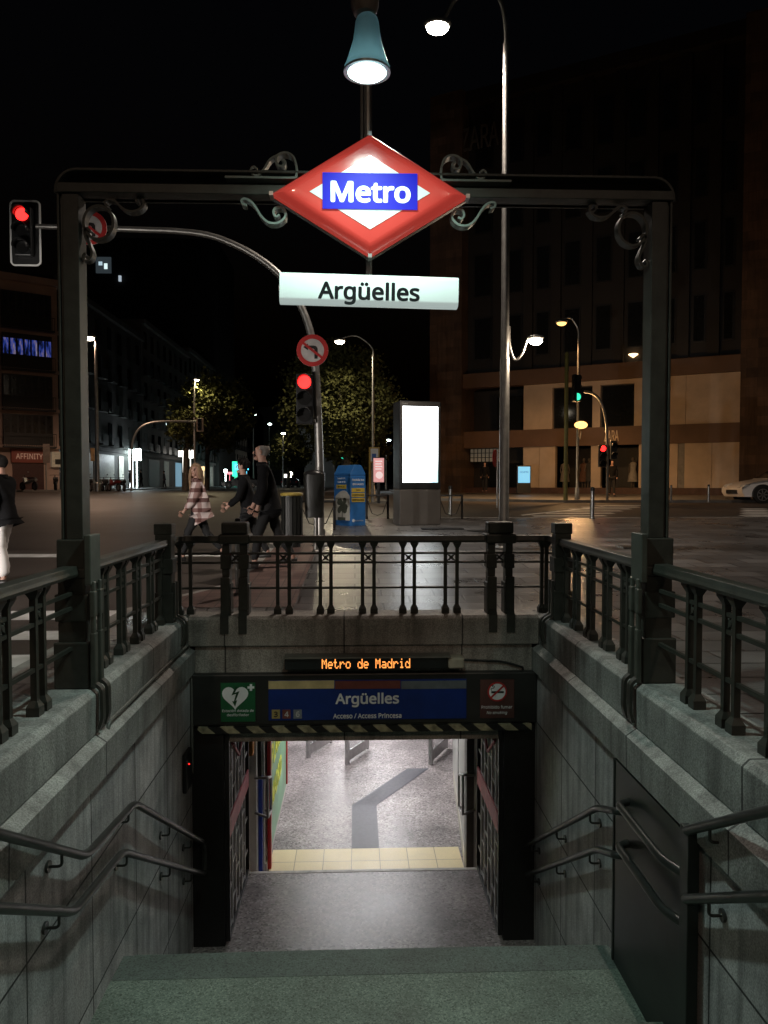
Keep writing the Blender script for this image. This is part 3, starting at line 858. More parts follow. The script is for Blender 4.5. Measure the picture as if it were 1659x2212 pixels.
# ------------------------------------------------------------------ railings
def baluster_mesh():
    a = MB()
    a.box(-.017, .017, -.017, .017, .10, .72)
    a.add([(x*.017, y*.017, .695) for y in (-1, 1) for x in (-1, 1)] + [(x*.036, y*.036, .735) for y in (-1, 1) for x in (-1, 1)], [(0, 1, 5, 4), (2, 6, 7, 3), (0, 4, 6, 2), (1, 3, 7, 5)])
    a.box(-.038, .038, -.038, .038, .735, .752)
    a.box(-.036, .036, -.036, .036, .052, .10)
    a.add([(x*.036, y*.036, .10) for y in (-1, 1) for x in (-1, 1)] + [(x*.018, y*.018, .135) for y in (-1, 1) for x in (-1, 1)], [(0, 1, 5, 4), (2, 6, 7, 3), (0, 4, 6, 2), (1, 3, 7, 5)])
    return a.mesh('baluster')
BAL = baluster_mesh(); BAL.materials.append(IRON)
def ornament_mesh():
    a = MB()
    a.tube([(-.045, 0, .565), (.045, 0, .64)], .006, 6); a.tube([(-.045, 0, .64), (.045, 0, .565)], .006, 6)
    a.lathe((0, 0, .602), [(.016, -.012), (.02, 0), (.016, .012)], 10, 'y')
    for k in range(4):
        w = PI/4+k*PI/2; a.ball((.026*math.cos(w), 0, .602+.026*math.sin(w)), .011, 8, 5)
    return a.mesh('rosette')
ORN = ornament_mesh(); ORN.materials.append(IRON)
def put(me, name, t, x, y, rz=0, z=0):
    o = bpy.data.objects.new(name, me); C.objects.link(o); o.parent = t
    o.location = Vector((x, y, z)) - OFF[t.name]; o.rotation_euler = (0, 0, rz)
    return o
RAILP = [(-.05, .752), (.05, .752), (.056, .772), (.05, .790), (.045, .818), (-.045, .818), (-.05, .790), (-.056, .772)]
def post_parts(t, x, y, s, strap=True, top=.96, w=.082):
    """A square cast post with a cap, collar and the pair of straps that hook over the coping."""
    a = MB()
    a.box(x-w, x+w, y-w, y+w, .86, top); a.box(x-w*.9, x+w*.9, y-w*.9, y+w*.9, .05, .86)
    a.box(x-w*1.08, x+w*1.08, y-w*1.08, y+w*1.08, .50, .64)
    a.box(x-w*1.12, x+w*1.12, y-w*1.12, y+w*1.12, .05, .33)
    bevel(a.build('corner_post', IRON, t), .008)
    if strap:
        for dy in (-.045, .045):
            straps(t, x, y+dy, s)
def straps(t, x, y, s):
    a = MB()
    p = [(x-s*.095, .42), (x-s*.095, .10), (s*1.715, .08), (s*1.67, .045), (s*1.668, -.12), (s*1.69, -.17)]
    pts = [Vector((q[0], 0, q[1])) for q in p]
    ribbon(a, [(q.x, q.z) for q in rounded(pts, .04, 4)], .022, y-.019, y+.019)
    a.build('coping_strap', IRON, t)
def side_railing(s, label):
    t = thing('railing', label, 'railing', (s*1.85, 4, .05), group='railings round the stairwell')
    X = s*1.85
    for y0, y1 in ((1.25, 4.80), (5.0, 7.12)):
        a = MB(); a.prism([(X+u, v) for u, v in RAILP], y1-y0, 'y', y0); bevel(a.build('top_rail', IRON, t), .004)
    for z in (.645, .555, .305):
        a = MB(); a.box(X-.011, X+.011, 1.25, 7.12, z-.011, z+.011); a.build('crossbar', IRON, t)
    for yc in (1.72, 2.15, 2.58, 3.01, 3.44, 3.87, 4.31, 5.42, 5.83, 6.24, 6.65):
        for d in (-.055, .055): put(BAL, 'baluster', t, X, yc+d)
        put(ORN, 'rosette', t, X, yc, PI/2)
    put(BAL, 'baluster', t, X, 6.98)
    post_parts(t, X, 7.16, s)
    post_parts(t, X, 1.2, s)
    return t
side_railing(-1, 'dark green cast iron railing on the left coping, beside the zebra crossing')
side_railing(1, 'dark green cast iron railing on the right coping, beside the wide paving')
t = thing('railing', 'dark green cast iron railing across the far end above the entrance', 'railing', (0, 7.56, .05), group='railings round the stairwell')
YR = 7.56
def curved(z, r, name, wide=None):
    pts = rounded([(-1.85, 7.25, z), (-1.85, YR, z), (1.85, YR, z), (1.85, 7.25, z)], .13, 6)
    a = MB()
    if wide:
        n = len(pts)
        vs = []
        for i, p in enumerate(pts):
            d = (pts[min(i+1, n-1)]-pts[max(i-1, 0)]).normalized(); nr = Vector((-d.y, d.x, 0))
            vs += [p+nr*u+Vector((0, 0, v)) for u, v in RAILP]
        m = len(RAILP)
        a.add(vs, [(i*m+k, i*m+(k+1) % m, (i+1)*m+(k+1) % m, (i+1)*m+k) for i in range(n-1) for k in range(m)] + [tuple(range(m)), tuple((n-1)*m+k for k in range(m))])
    else:
        a.tube(pts, r, 8)
    return a.build(name, IRON, t)
curved(0, 0, 'top_rail', True)
for z in (.645, .555, .305): curved(z, .012, 'crossbar')
for px_ in (412, 600, 625, 692, 715, 783, 808, 870, 895, 962, 987, 1170):
    put(BAL, 'baluster', t, at(px_, 1250, YR).x, YR)
for px_ in (612.5, 703.5, 795.5, 882.5, 974.5): put(ORN, 'rosette', t, at(px_, 1250, YR).x, YR)
for s in (-1, 1): put(BAL, 'baluster', t, s*1.80, YR-.035)
for pxc in (507.5, 1080.5):
    x = at(pxc, 1250, 7.5).x
    a = MB(); a.box(x-.125, x+.125, 7.46, 7.66, .84, .955); a.box(x-.15, x+.15, 7.44, 7.68, .745, .84)
    bevel(a.build('post_cap', IRON, t), .018, 3)
    for d in (-.087, .087):
        a = MB()
        a.box(x+d-.036, x+d+.036, 7.49, 7.63, .05, .745); a.box(x+d-.05, x+d+.05, 7.475, 7.645, .50, .64)
        a.box(x+d-.05, x+d+.05, 7.47, 7.645, .05, .36); a.box(x+d-.044, x+d+.044, 7.44, 7.49, .052, .42)
        bevel(a.build('post', IRON, t), .006)
        a = MB()
        ribbon_y = [(7.455, .12), (7.42, .085), (7.385, .05), (7.383, -.115)]
        for (ya, za), (yb, zb_) in zip(ribbon_y, ribbon_y[1:]):
            a.add([(x+d-.04, ya, za), (x+d+.04, ya, za), (x+d+.04, yb, zb_), (x+d-.04, yb, zb_), (x+d-.04, ya+.02, za+.012), (x+d+.04, ya+.02, za+.012), (x+d+.04, yb+.012, zb_+.01), (x+d-.04, yb+.012, zb_+.01)],
                  [(0, 1, 2, 3), (4, 7, 6, 5), (0, 4, 5, 1), (2, 6, 7, 3), (1, 5, 6, 2), (0, 3, 7, 4)])
        a.build('coping_strap', IRON, t)
    put(ORN, 'rosette', t, x, 7.56)

# ------------------------------------------------------------------ iron arch over the stairs
ar = thing('iron_arch', 'tall dark green iron portal frame with scrollwork standing over the stairs', 'arch', (0, 4.9, .05))
YA = 4.9
def arch_post(s):
    X = s*1.85
    a = MB()
    prof = [(.07, -.07), (-.03, -.07), (-.03, -.045), (-.046, -.045), (-.046, -.07), (-.062, -.07), (-.062, -.03), (-.075, -.03), (-.075, .07), (.07, .07)]
    a.prism([(X - s*u, YA+v) for u, v in prof], 2.12, 'z', .98)
    bevel(a.build('post', IRON, ar), .004)
    a = MB()
    a.box(X-.088, X+.088, YA-.09, YA+.09, .74, .98); a.box(X-.10, X+.10, YA-.10, YA+.10, .74, .80)
    a.box(X-.085, X+.085, YA-.085, YA+.085, .05, .74); a.box(X-.10, X+.10, YA-.10, YA+.10, .47, .64); a.box(X-.108, X+.108, YA-.105, YA+.105, .05, .34)
    bevel(a.build('post_base', IRON, ar), .008)
    a = MB()
    xi = X - s*.135
    a.box(min(xi, xi+s*.04), max(xi, xi+s*.04), YA-.13, YA+.06, .70, 1.01)
    for d in (-.085, .025):
        a.box(xi-.016, xi+.016, YA+d-.028, YA+d+.028, .50, .66); a.box(xi-.012, xi+.012, YA+d-.02, YA+d+.02, .30, .72)
        a.box(xi-.016, xi+.016, YA+d-.028, YA+d+.028, .055, .40)
    bevel(a.build('clamp', IRON2, ar), .006)
    for d in (-.085, .025):
        a = MB()
        p = [(xi, .40), (xi, .085), (s*1.715, .085), (s*1.668, .05), (s*1.665, -.14), (s*1.685, -.20)]
        ribbon(a, [(q.x, q.z) for q in rounded([Vector((u, 0, v)) for u, v in p], .03, 3)], .02, YA+d-.026, YA+d+.026)
        a.build('coping_strap', IRON, ar)
arch_post(-1); arch_post(1)
a = MB()
xo = 1.915; zt = 3.245; rr = .13
outer = [(-xo, 3.102)] + arc(-xo+rr, zt-rr, rr, 180, 90, 8) + arc(xo-rr, zt-rr, rr, 90, 0, 8) + [(xo, 3.102)]
a.prism(outer, .05, 'y', YA+.02)
ribbon(a, outer, .018, YA-.08, YA+.08)
a.box(-1.905, 1.905, YA-.09, YA+.09, 3.102, 3.160)
bevel(a.build('beam', IRON, ar), .004)
def flip(pts, s): return [(p[0]*s, p[1]) for p in pts]
def pxz(pts, Y=4.86):
    out = []
    for x, y in pts:
        p = at(x, y, Y); out.append((p.x, p.z))
    return out
S_TOP = [(488, 387), (560, 388), (632, 389), (641, 384), (641, 362), (634, 343), (618, 335), (602, 340), (597, 352), (603, 363), (613, 363), (617, 354), (610, 350)]
S_TOP2 = [(604, 338), (585, 348), (572, 368), (559, 382), (548, 380), (543, 371), (549, 364), (556, 369)]
S_BOT = [(534, 447), (526, 445), (524, 437), (532, 434), (545, 441), (556, 455), (565, 470), (580, 484), (600, 486), (615, 476), (618, 462), (609, 452), (596, 454), (592, 464), (598, 472), (605, 468)]
C_RING = [(212+32*math.cos(2*PI*i/24), 480+36*math.sin(2*PI*i/24)) for i in range(25)]
C_S1 = [(232, 446), (226, 437), (234, 430), (246, 432), (256, 442), (268, 452), (284, 456), (300, 452), (310, 440), (306, 427), (296, 428), (295, 437)]
C_S2 = [(196, 500), (188, 492), (182, 500), (184, 512), (192, 528), (198, 545), (193, 559), (183, 562), (179, 553), (184, 547)]
for s in (-1, 1):
    for nm, pts, y0, y1, m_, tk in (('sign_scroll', S_TOP, 4.82, 4.90, IRON_LIT, .013), ('sign_scroll', S_TOP2, 4.83, 4.89, IRON_LIT, .013), ('sign_scroll', S_BOT, 4.82, 4.90, IRON_LIT, .013),
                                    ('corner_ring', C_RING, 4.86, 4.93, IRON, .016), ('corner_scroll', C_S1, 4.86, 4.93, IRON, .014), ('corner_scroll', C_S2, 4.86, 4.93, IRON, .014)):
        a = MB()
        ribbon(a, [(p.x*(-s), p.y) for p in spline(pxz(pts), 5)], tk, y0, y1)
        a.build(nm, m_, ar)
a = MB(); a.tube([(0, 4.93, 2.56), (0, 4.93, 2.80)], .02, 8); a.tube([(-.005, 4.95, 3.2), (-.005, 4.95, 4.75)], .027, 10)
a.tube([(-.045, 4.93, 3.2), (-.045, 4.93, 4.4)], .010, 8)
a.build('centre_pole', GALV, ar, smooth=True)

# ------------------------------------------------------------------ red diamond sign and station name plate
ms = thing('metro_sign', 'red and white diamond sign with blue band, mounted on the arch', 'sign', (0, 4.80, 2.72))
CX_, CZ_ = .004, 3.096
HW, HH = .603, .369
RW, RH = .366, .222
SR = mat('sign_red_acrylic', (.22, .02, .016), .26, 0, .04, 2, coat=.3, emit=(.66, .062, .045), es=.46, bump=.12, bscale=5)
SWH = mat('sign_white_acrylic', (.30, .33, .32), .22, 0, .03, 2, coat=.5, emit=(.75, 1, .92), es=.42)
SBL = mat('sign_blue_acrylic', (.006, .006, .16), .5, 0, .03, 2, spec=.1, emit=(.005, .003, .70), es=.42)
mb = MB()
rings = [(1.0, 4.84), (1.0, 4.79), (.965, 4.775), (.90, 4.752), (.84, 4.742), (.80, 4.740)]
pts = []
def rhomb(k, y):
    out = []
    cor = [(-HW, 0), (0, HH), (HW, 0), (0, -HH)]
    for i in range(4):
        (x0, z0), (x1, z1) = cor[i], cor[(i+1) % 4]
        for j in range(10):
            u = j/10
            out.append((CX_+(x0+(x1-x0)*u)*k, y, CZ_+(z0+(z1-z0)*u)*k))
    return out
vs = []
for k, y in rings: vs += rhomb(k, y)
m_ = 40
fs = [(i*m_+k, i*m_+(k+1) % m_, (i+1)*m_+(k+1) % m_, (i+1)*m_+k) for i in range(len(rings)-1) for k in range(m_)]
fs += [tuple((len(rings)-1)*m_+k for k in range(m_)), tuple(range(m_))[::-1]]
mb.add(vs, fs)
mb.build('red_face', SR, ms, smooth=True)
a = MB(); a.prism([(CX_-RW, CZ_), (CX_, CZ_+RH), (CX_+RW, CZ_), (CX_, CZ_-RH)], .004, 'y', 4.736); a.build('white_diamond', SWH, ms)
a = MB(); a.box(CX_-.288, CX_+.288, 4.730, 4.7355, CZ_-.104, CZ_+.113); bd = a.build('blue_band', SBL, ms)
lettering('Metro', .202, mat('sign_letter_white', (.5, .55, .55), .7, 0, .02, 2, spec=.1, emit=(.86, 1, 1), es=.6), bd, (CX_, 4.7288, CZ_+.004), width=.485, bold=.0056, ext=.0006)
a = MB()
for x, zz in [(CX_-HW, CZ_), (CX_+HW, CZ_), (CX_, CZ_+HH), (CX_, CZ_-HH)]: a.box(x-.012, x+.012, 4.772, 4.85, zz-.012, zz+.012)
a.build('corner_clip', STEEL, ms)
a = MB(); a.prism([(CX_+x*1.01, CZ_+zz*1.01) for x, zz in [(-HW, 0), (0, HH), (HW, 0), (0, -HH)]], .05, 'y', 4.8405); a.build('back_frame', IRON, ms)
npz = thing('name_plate', 'long white curved plate with the black station name hanging under the diamond', 'sign', (0, 4.82, 2.52))
OFF[npz.name] = Vector((0, 0, 0))
npz.rotation_euler = (0, R(.9), R(1.2))
SPL = mat('plate_white_acrylic', (.42, .48, .46), .15, 0, .05, 2, coat=.5, emit=(.84, 1, .96), es=.42)
mb = MB()
prof = [(.02, -.094), (-.025, -.094), (-.044, -.088), (-.055, -.077), (-.06, -.062), (-.06, .062), (-.055, .077), (-.044, .088), (-.025, .094), (.02, .094)]
mb.prism(prof, 1.10, 'x', -.55)
o = mb.build('plate', SPL, npz, smooth=True)
lettering('Argüelles', .168, mat('black_lettering', (.006, .006, .007), .8, spec=.1), npz, (.0, -.0608, -.012), width=.625, bold=.0045, ext=.0004)
a = MB(); a.box(-.558, -.545, -.03, .02, -.012, .012); a.box(.545, .558, -.03, .02, -.012, .012); a.build('end_clip', STEEL, npz)

# ------------------------------------------------------------------ gooseneck lamp over the sign
LY = 4.25
LZ = at(793, 152, LY).z
lp = thing('sign_lamp', 'bell shaped lamp with cool white light hanging above the diamond sign', 'lamp', (-.02, LY, LZ))
X = at(793, 150, LY).x
SH = mat('lamp_shade_enamel', (.16, .21, .23), .35, .2, .1)
a = MB(); a.lathe((X, LY, LZ), [(.1215, -.0005), (.124, .012), (.116, .03), (.10, .075), (.088, .115), (.078, .15), (.070, .20), (.064, .25), (.056, .275), (.04, .29)], 32); a.f = [f for f in a.f if len(f) < 10 or f[0] != 31]
a.build('shade', SH, lp, smooth=True)
nt = SH.node_tree; tr_ = nt.nodes.new('ShaderNodeBsdfTranslucent'); tr_.inputs[0].default_value = (.45, .75, .85, 1)
mx_ = nt.nodes.new('ShaderNodeMixShader'); mx_.inputs[0].default_value = .028                    # thin shade that lets a little of the bulb through
nt.links.new(nt.nodes['Principled BSDF'].outputs[0], mx_.inputs[1]); nt.links.new(tr_.outputs[0], mx_.inputs[2])
nt.links.new(mx_.outputs[0], nt.nodes['Material Output'].inputs[0])
lamp('POINT', (X, LY, LZ+.03), .75, (.7, .95, 1), .02, name='sign_lamp_bulb')
a = MB(); a.lathe((X, LY, LZ-.008), [(.119, 0), (.119, .007)], 32); a.lathe((X, LY, LZ-.035), [(.05, 0), (.09, .01), (.112, .027)], 32); a.build('glass', glow('cool_lens', (.72, 1, .97), 12), lp, smooth=True)
a = MB(); a.lathe((X, LY, LZ-.014), [(.127, 0), (.127, .012), (.1245, .012)], 32); a.build('rim', mat('pale_rim', (.35, .42, .42), .3, .5), lp, smooth=True)
a = MB(); a.lathe((X-.012, LY, LZ+.285), [(.035, 0), (.06, .012), (.074, .05), (.076, .085), (.07, .12), (.05, .14), (.03, .15)], 20); a.build('ballast', mat('warm_cap', (.16, .13, .11), .5), lp, smooth=True)
a = MB(); a.tube(rounded([(X-.012, LY, LZ+.42), (X-.012, LY, 4.62), (-.005, 4.95, 4.80), (-.005, 4.95, 4.6)], .25, 8), .017, 8); a.build('gooseneck', GALV, lp, smooth=True)
lamp('SPOT', (X, LY, LZ-.05), 310, (.75, 1, .90), .10, (R(0), 0, 0), 154, 1, name='sign_lamp_light')

# ------------------------------------------------------------------ street lamps
def G(x, y, road=False): return g(y)-(KERB if road else 0)
def base_at(px, Y, road=False):
    x = at(px, 1047, Y).x
    return Vector((x, Y, G(x, Y, road)))
def head_mesh(t, p, rr, glass, tilt=0):
    a = MB(); a.ball((p.x, p.y, p.z+.03), (rr*1.5, rr, rr*.55), 14, 8); a.build('lamp_head', GALV, t, smooth=True)
    a = MB(); a.ball((p.x, p.y, p.z-.02), (rr*1.2, rr*.9, rr*.75), 14, 8); a.build('lamp_glass', glass, t, smooth=True)
b = base_at(1089, 13)
t = thing('street_lamp', 'tall galvanised street lamp with curved top and a second arm, right of the sign', 'street lamp', b, group='street lamps')
top = at(1089, 95, 13)
hd_ = at(945, 55, 13)
a = MB(); a.lathe((b.x, 13, b.z), [(.16, 0), (.16, .03), (.10, .06), (.095, .5), (.085, .52), (.082, 3.2), (.07, 3.25), (.062, top.z-b.z)], 16); a.build('pole', GALV, t, smooth=True)
a = MB(); q = [(b.x, 13, top.z-.02), (b.x-.02, 13, top.z+.35), (b.x-.13, 13, top.z+.75), (b.x-.45, 13, top.z+.92), (b.x-.85, 13, top.z+.72), (hd_.x+.12, 13, hd_.z+.15), (hd_.x, 13, hd_.z+.08)]
a.tube(spline(q, 5), .04, 10)
a.build('arm', GALV, t, smooth=True)
head_mesh(t, hd_, .16, glow('bright_lamp_glass', (1, .88, .72), 40))
lamp('SPOT', (hd_.x, 13, hd_.z-.16), 1250, (1, .86, .74), .12, (R(-4), 0, 0), 165, .6, name='street_lamp_light')
pa = at(1157, 733, 13)
a = MB(); a.tube(spline([(b.x+.07, 13, at(1098, 705, 13).z), (b.x+.08, 13, at(1098, 745, 13).z), (b.x+.17, 13, at(1110, 777, 13).z), (b.x+.29, 13, at(1125, 765, 13).z), (b.x+.36, 13, at(1132, 740, 13).z), (b.x+.40, 13, pa.z+.06)], 5), .022, 8)
a.build('side_arm', GALV, t, smooth=True)
head_mesh(t, pa, .10, glow('bright_side_glass', (1, .9, .74), 40))
lamp('POINT', (pa.x, 12.94, pa.z-.16), 95, (1, .80, .6), .07, name='street_lamp_light')

def lamp_at(label, x, y, hx, hz, watts, col, ptop):
    z0 = g(y)
    t = thing('street_lamp', label, 'street lamp', (x, y, z0), group='street lamps')
    a = MB(); a.lathe((x, y, z0), [(.15, 0), (.14, .5), (.09, .55), (.06, ptop-z0)], 12); a.build('pole', GALV, t, smooth=True)
    s = 1 if hx > x else -1
    a = MB(); a.tube(spline([(x, y, ptop-.05), (x+s*.06, y, ptop+.3), ((x+hx)/2, y, ptop+.75), (hx, y, hz+.1)], 5), .04, 8); a.build('arm', GALV, t, smooth=True)
    head_mesh(t, Vector((hx, y, hz)), .16, BULB_W)
    lamp('SPOT', (hx, y, hz-.18), watts, col, .15, (0, 0, 0), 165, .6, name='street_lamp_light')
lamp_at('tall street lamp behind the viewer on the left kerb', -4.2, -9, -3.2, 9.0, 750, (1, .70, .50), 9.2)
lamp_at('tall street lamp behind the viewer on the right paving', 5.5, -10, 4.4, 9.0, 1000, (1, .72, .53), 9.2)
lamp_at('unseen street lamp added at the kerb outside the right edge of the view', 19.5, 21.5, 18.4, 8.4, 1000, (1, .82, .66), 8.6)  # unseen lamp, added to light the near side of the white car
def simple_lamp(label, px, Y, ptop, head, glass, watts, col, r=.07, road=False, hr=.14, spot=165, tilt=0):
    b = base_at(px, Y, road)
    t = thing('street_lamp', label, 'street lamp', b, group='street lamps')
    tp = at(px, ptop, Y); h = at(head[0], head[1], Y)
    a = MB(); a.lathe((b.x, Y, b.z), [(r*1.6, 0), (r*1.5, .5), (r, .55), (r*.7, tp.z-b.z)], 12); a.build('pole', GALV, t, smooth=True)
    a = MB(); s = 1 if h.x > b.x else -1
    a.tube(spline([(b.x, Y, tp.z-.05), (b.x+s*.06, Y, tp.z+(h.z-tp.z)*.6), ((b.x+h.x)/2, Y, h.z+.16+abs(h.z-tp.z)*.06), (h.x-s*.05, Y, h.z+.10)], 5), r*.5, 8); a.build('arm', GALV, t, smooth=True)
    head_mesh(t, h, hr, glass)
    lamp('SPOT', (h.x, Y-.02, h.z-.2), watts, col, .12, (R(tilt), 0, 0), spot, .5, name='street_lamp_light')
    return t
WARM = (1, .80, .58); COOL = (.85, .95, 1); SOD = (1, .55, .23)
simple_lamp('tall street lamp beside the left building, behind the arch post', 211, 48, 742, (194, 728), BULB_W, 4300, (1, .64, .44), .12, hr=.27)
simple_lamp('street lamp with thin curved arm in front of the big central tree', 806, 32, 770, (734, 736), BULB_W, 1150, (1, .84, .58), .06, hr=.17)
simple_lamp('street lamp hidden in the crown of the left tree', 421, 57, 840, (425, 820), BULB_W, 1000, (1, .84, .5), .1)
simple_lamp('small far street lamp over the small tree', 612, 92, 945, (612, 935), BULB_W, 700, (1, .84, .55), .1, hr=.24)
simple_lamp('far street lamp, higher of two down the left street', 548, 110, 905, (549, 895), BULB_C, 700, COOL, .1, hr=.26)
simple_lamp('far street lamp, lower of two down the left street', 582, 135, 925, (583, 915), BULB_C, 700, COOL, .1, hr=.30)
simple_lamp('pair lamp seen between the tree and the bright screen', 834, 60, 960, (838, 949), BULB_C, 200, COOL, .05, hr=.2)
simple_lamp('tiny far street lamp right of the curved mast, upper of three', 706, 150, 1000, (702, 995), BULB_C, 120, COOL, .06, hr=.25)
simple_lamp('tiny far street lamp right of the curved mast, middle of three', 711, 180, 1016, (707, 1012), BULB_C, 120, COOL, .06, hr=.25)
simple_lamp('tiny far street lamp right of the curved mast, lowest of three', 704, 205, 1025, (700, 1021), BULB_C, 120, COOL, .06, hr=.28)
# sodium lamp with the lower lantern, right side
b = base_at(1247, 34)
t = simple_lamp('sodium street lamp with an orange lower lantern before the shop', 1247, 34, 725, (1213, 696), BULB_O, 1500, SOD, .07, hr=.19, spot=110, tilt=30)
h2 = at(1255, 918, 34)
a = MB(); a.tube(spline([(b.x, 34, h2.z-.5), (b.x+.1, 34, h2.z-.62), (h2.x+.02, 34, h2.z-.3)], 4), .03, 8); a.build('side_arm', GALV, t, smooth=True)
a = MB(); a.ball(h2, (.30, .22, .17), 14, 8); a.build('lantern', BULB_O, t, smooth=True)
lamp('POINT', (h2.x, 34.5, h2.z-.1), 480, SOD, .15, name='street_lamp_light')
# signal high on that lamp pole
def signal_head(t, p, hgt=.9, lit=None, board=False, rz=0, n=3):
    """Three-lens head facing -y, centre p."""
    w = hgt*.17
    a = MB(); a.obox((p.x, p.y+.06, p.z), (w, .09, hgt/2), rz)
    if board: pass
    h = bevel(a.build('signal_head', BLACKP, t), .02)
    c, s = math.cos(rz), math.sin(rz)
    if board:
        a = MB()
        bw, bh = hgt*.30, hgt*.66
        pts = []
        for cx, cz, a0 in ((bw-.07, bh-.07, 0), (-bw+.07, bh-.07, 90), (-bw+.07, -bh+.07, 180), (bw-.07, -bh+.07, 270)):
            pts += arc(cx, cz, .07, a0, a0+90, 5)
        a.prism([(p.x+x, p.z+z) for x, z in pts], .012, 'y', p.y+.10); a.build('backing_board', BLACK, h)
        a = MB(); ribbon(a, [(p.x+x, p.z+z) for x, z in pts+pts[:1]], .03, p.y+.085, p.y+.099); a.build('white_border', WHITE, h)
    for i in range(n):
        zc = p.z + hgt*(1/3)*(1-i) if n == 3 else p.z + hgt*.25*(1-2*i)
        q = Vector((p.x + s*.035, p.y - c*.035, zc))
        a = MB(); a.lathe((q.x, q.y, q.z), [(w*.78, -.012), (w*.74, .012)], 16, 'y')
        a.build('lens', (lit or {}).get(i, LENS_OFF), h, smooth=True)
        a = MB()
        rr = w*.86
        vs = []
        for yy, k in ((p.y-.03, 1), (p.y-.20, 1.02)):
            for j in range(11):
                w_ = R(-10 + 200*j/10)
                vs.append((p.x + rr*math.cos(w_)*k, yy, zc + rr*math.sin(w_)*k))
        a.add(vs, [(j, j+1, 12+j, 11+j) for j in range(10)]); v = a.build('visor', BLACKP, h, smooth=True)
        sm = v.modifiers.new('solid', 'SOLIDIFY'); sm.thickness = .008
    return h
def no_turn_sign(t, p, r, left=True):
    a = MB(); a.lathe(p, [(r, .0), (r, .012)], 28, 'y'); d = a.build('no_left_turn_sign', mat('sign_white', (.55, .52, .5), .45), t)
    a = MB(); ribbon(a, [(p.x+r*.86*math.cos(2*PI*i/32), p.z+r*.86*math.sin(2*PI*i/32)) for i in range(33)], r*.27, p.y-.006, p.y-.001)
    a.obox((p.x, p.y-.012, p.z), (r*.8, .0025, r*.075), ry=R(38)); a.build('red_ring', RED, d)
    a = MB(); k = r*.01
    pl = [(32, -52), (32, 12), (24, 26), (8, 30), (-28, 30), (-28, 42), (-58, 20), (-28, 0), (-28, 12), (4, 12), (12, 6), (12, -52)]
    a.prism([(p.x+x*k, p.z+z*k) for x, z in pl], .003, 'y', p.y-.0085); a.build('arrow', BLACK, d)
    return d
b = base_at(691, 13.5)
t = thing('traffic_signal', 'curved traffic light mast reaching over the road with two no left turn signs', 'traffic light', b, group='traffic lights')
path = [(b.x, 13.5, b.z)] + [tuple(at(px, py, 13.5)) for px, py in [(690, 1000), (685, 860), (681, 790), (672, 725), (655, 672), (630, 628), (600, 590), (560, 558), (510, 530), (450, 508), (380, 499), (300, 496), (200, 492), (120, 490), (78, 489)]]
a = MB(); sp_ = spline(path, 4); a.tube(sp_, [.075-.032*i/(len(sp_)-1) for i in range(len(sp_))], 12); a.lathe((b.x, 13.5, b.z), [(.15, 0), (.15, .02), (.10, .05), (.085, .3)], 16)
a.build('mast', GALV, t, smooth=True)
signal_head(t, at(50, 500, 13.4), .82, {0: RED_ON}, True)
p = at(658, 862, 13.35)
signal_head(t, p, .86, {0: RED_ON})
a = MB(); a.tube([(p.x, 13.42, p.z+.3), (b.x-.03, 13.5, p.z+.3)], .02); a.tube([(p.x, 13.42, p.z-.3), (b.x, 13.5, p.z-.3)], .02)
a.add([tuple(at(x, y, 13.38)) for x, y in [(664, 903), (682, 906), (682, 913)]] + [tuple(at(x, y, 13.42)) for x, y in [(664, 903), (682, 906), (682, 913)]], [(0, 1, 2), (3, 5, 4), (0, 3, 4, 1), (1, 4, 5, 2), (2, 5, 3, 0)])
a.build('bracket', GALV, t)
no_turn_sign(t, at(675, 757, 13.36), .275)
no_turn_sign(t, at(194, 492, 13.3), .285)
# mast on the far right with red light
b = base_at(1312, 33)
t = thing('traffic_signal', 'slim curved signal mast with red light in front of the shop windows', 'traffic light', b, group='traffic lights')
path = [(b.x, 33, b.z)] + [tuple(at(px, py, 33)) for px, py in [(1312, 980), (1310, 920), (1304, 885), (1294, 862), (1280, 850), (1262, 846)]]
a = MB(); a.tube(spline(path, 5), .055, 10); a.build('mast', GALV, t, smooth=True)
signal_head(t, at(1302, 985, 32.8), .95, {0: RED_ON})
signal_head(t, at(1326, 972, 33.1), .8, None, n=2)
signal_head(t, at(1246, 838, 32.9), 1.15, {2: GRN_ON}, rz=.5)
b = base_at(1222, 33)
a = MB(); a.lathe(b, [(.10, 0), (.09, .4), (.085, 6.3), (.03, 6.4)], 12)
tag(a.build('signal_post', mat('yellow_green_paint', (.20, .18, .05), .45, 0, .2), origin=b, smooth=True), 'bare yellow green pole beside the sodium lamp', 'pole')
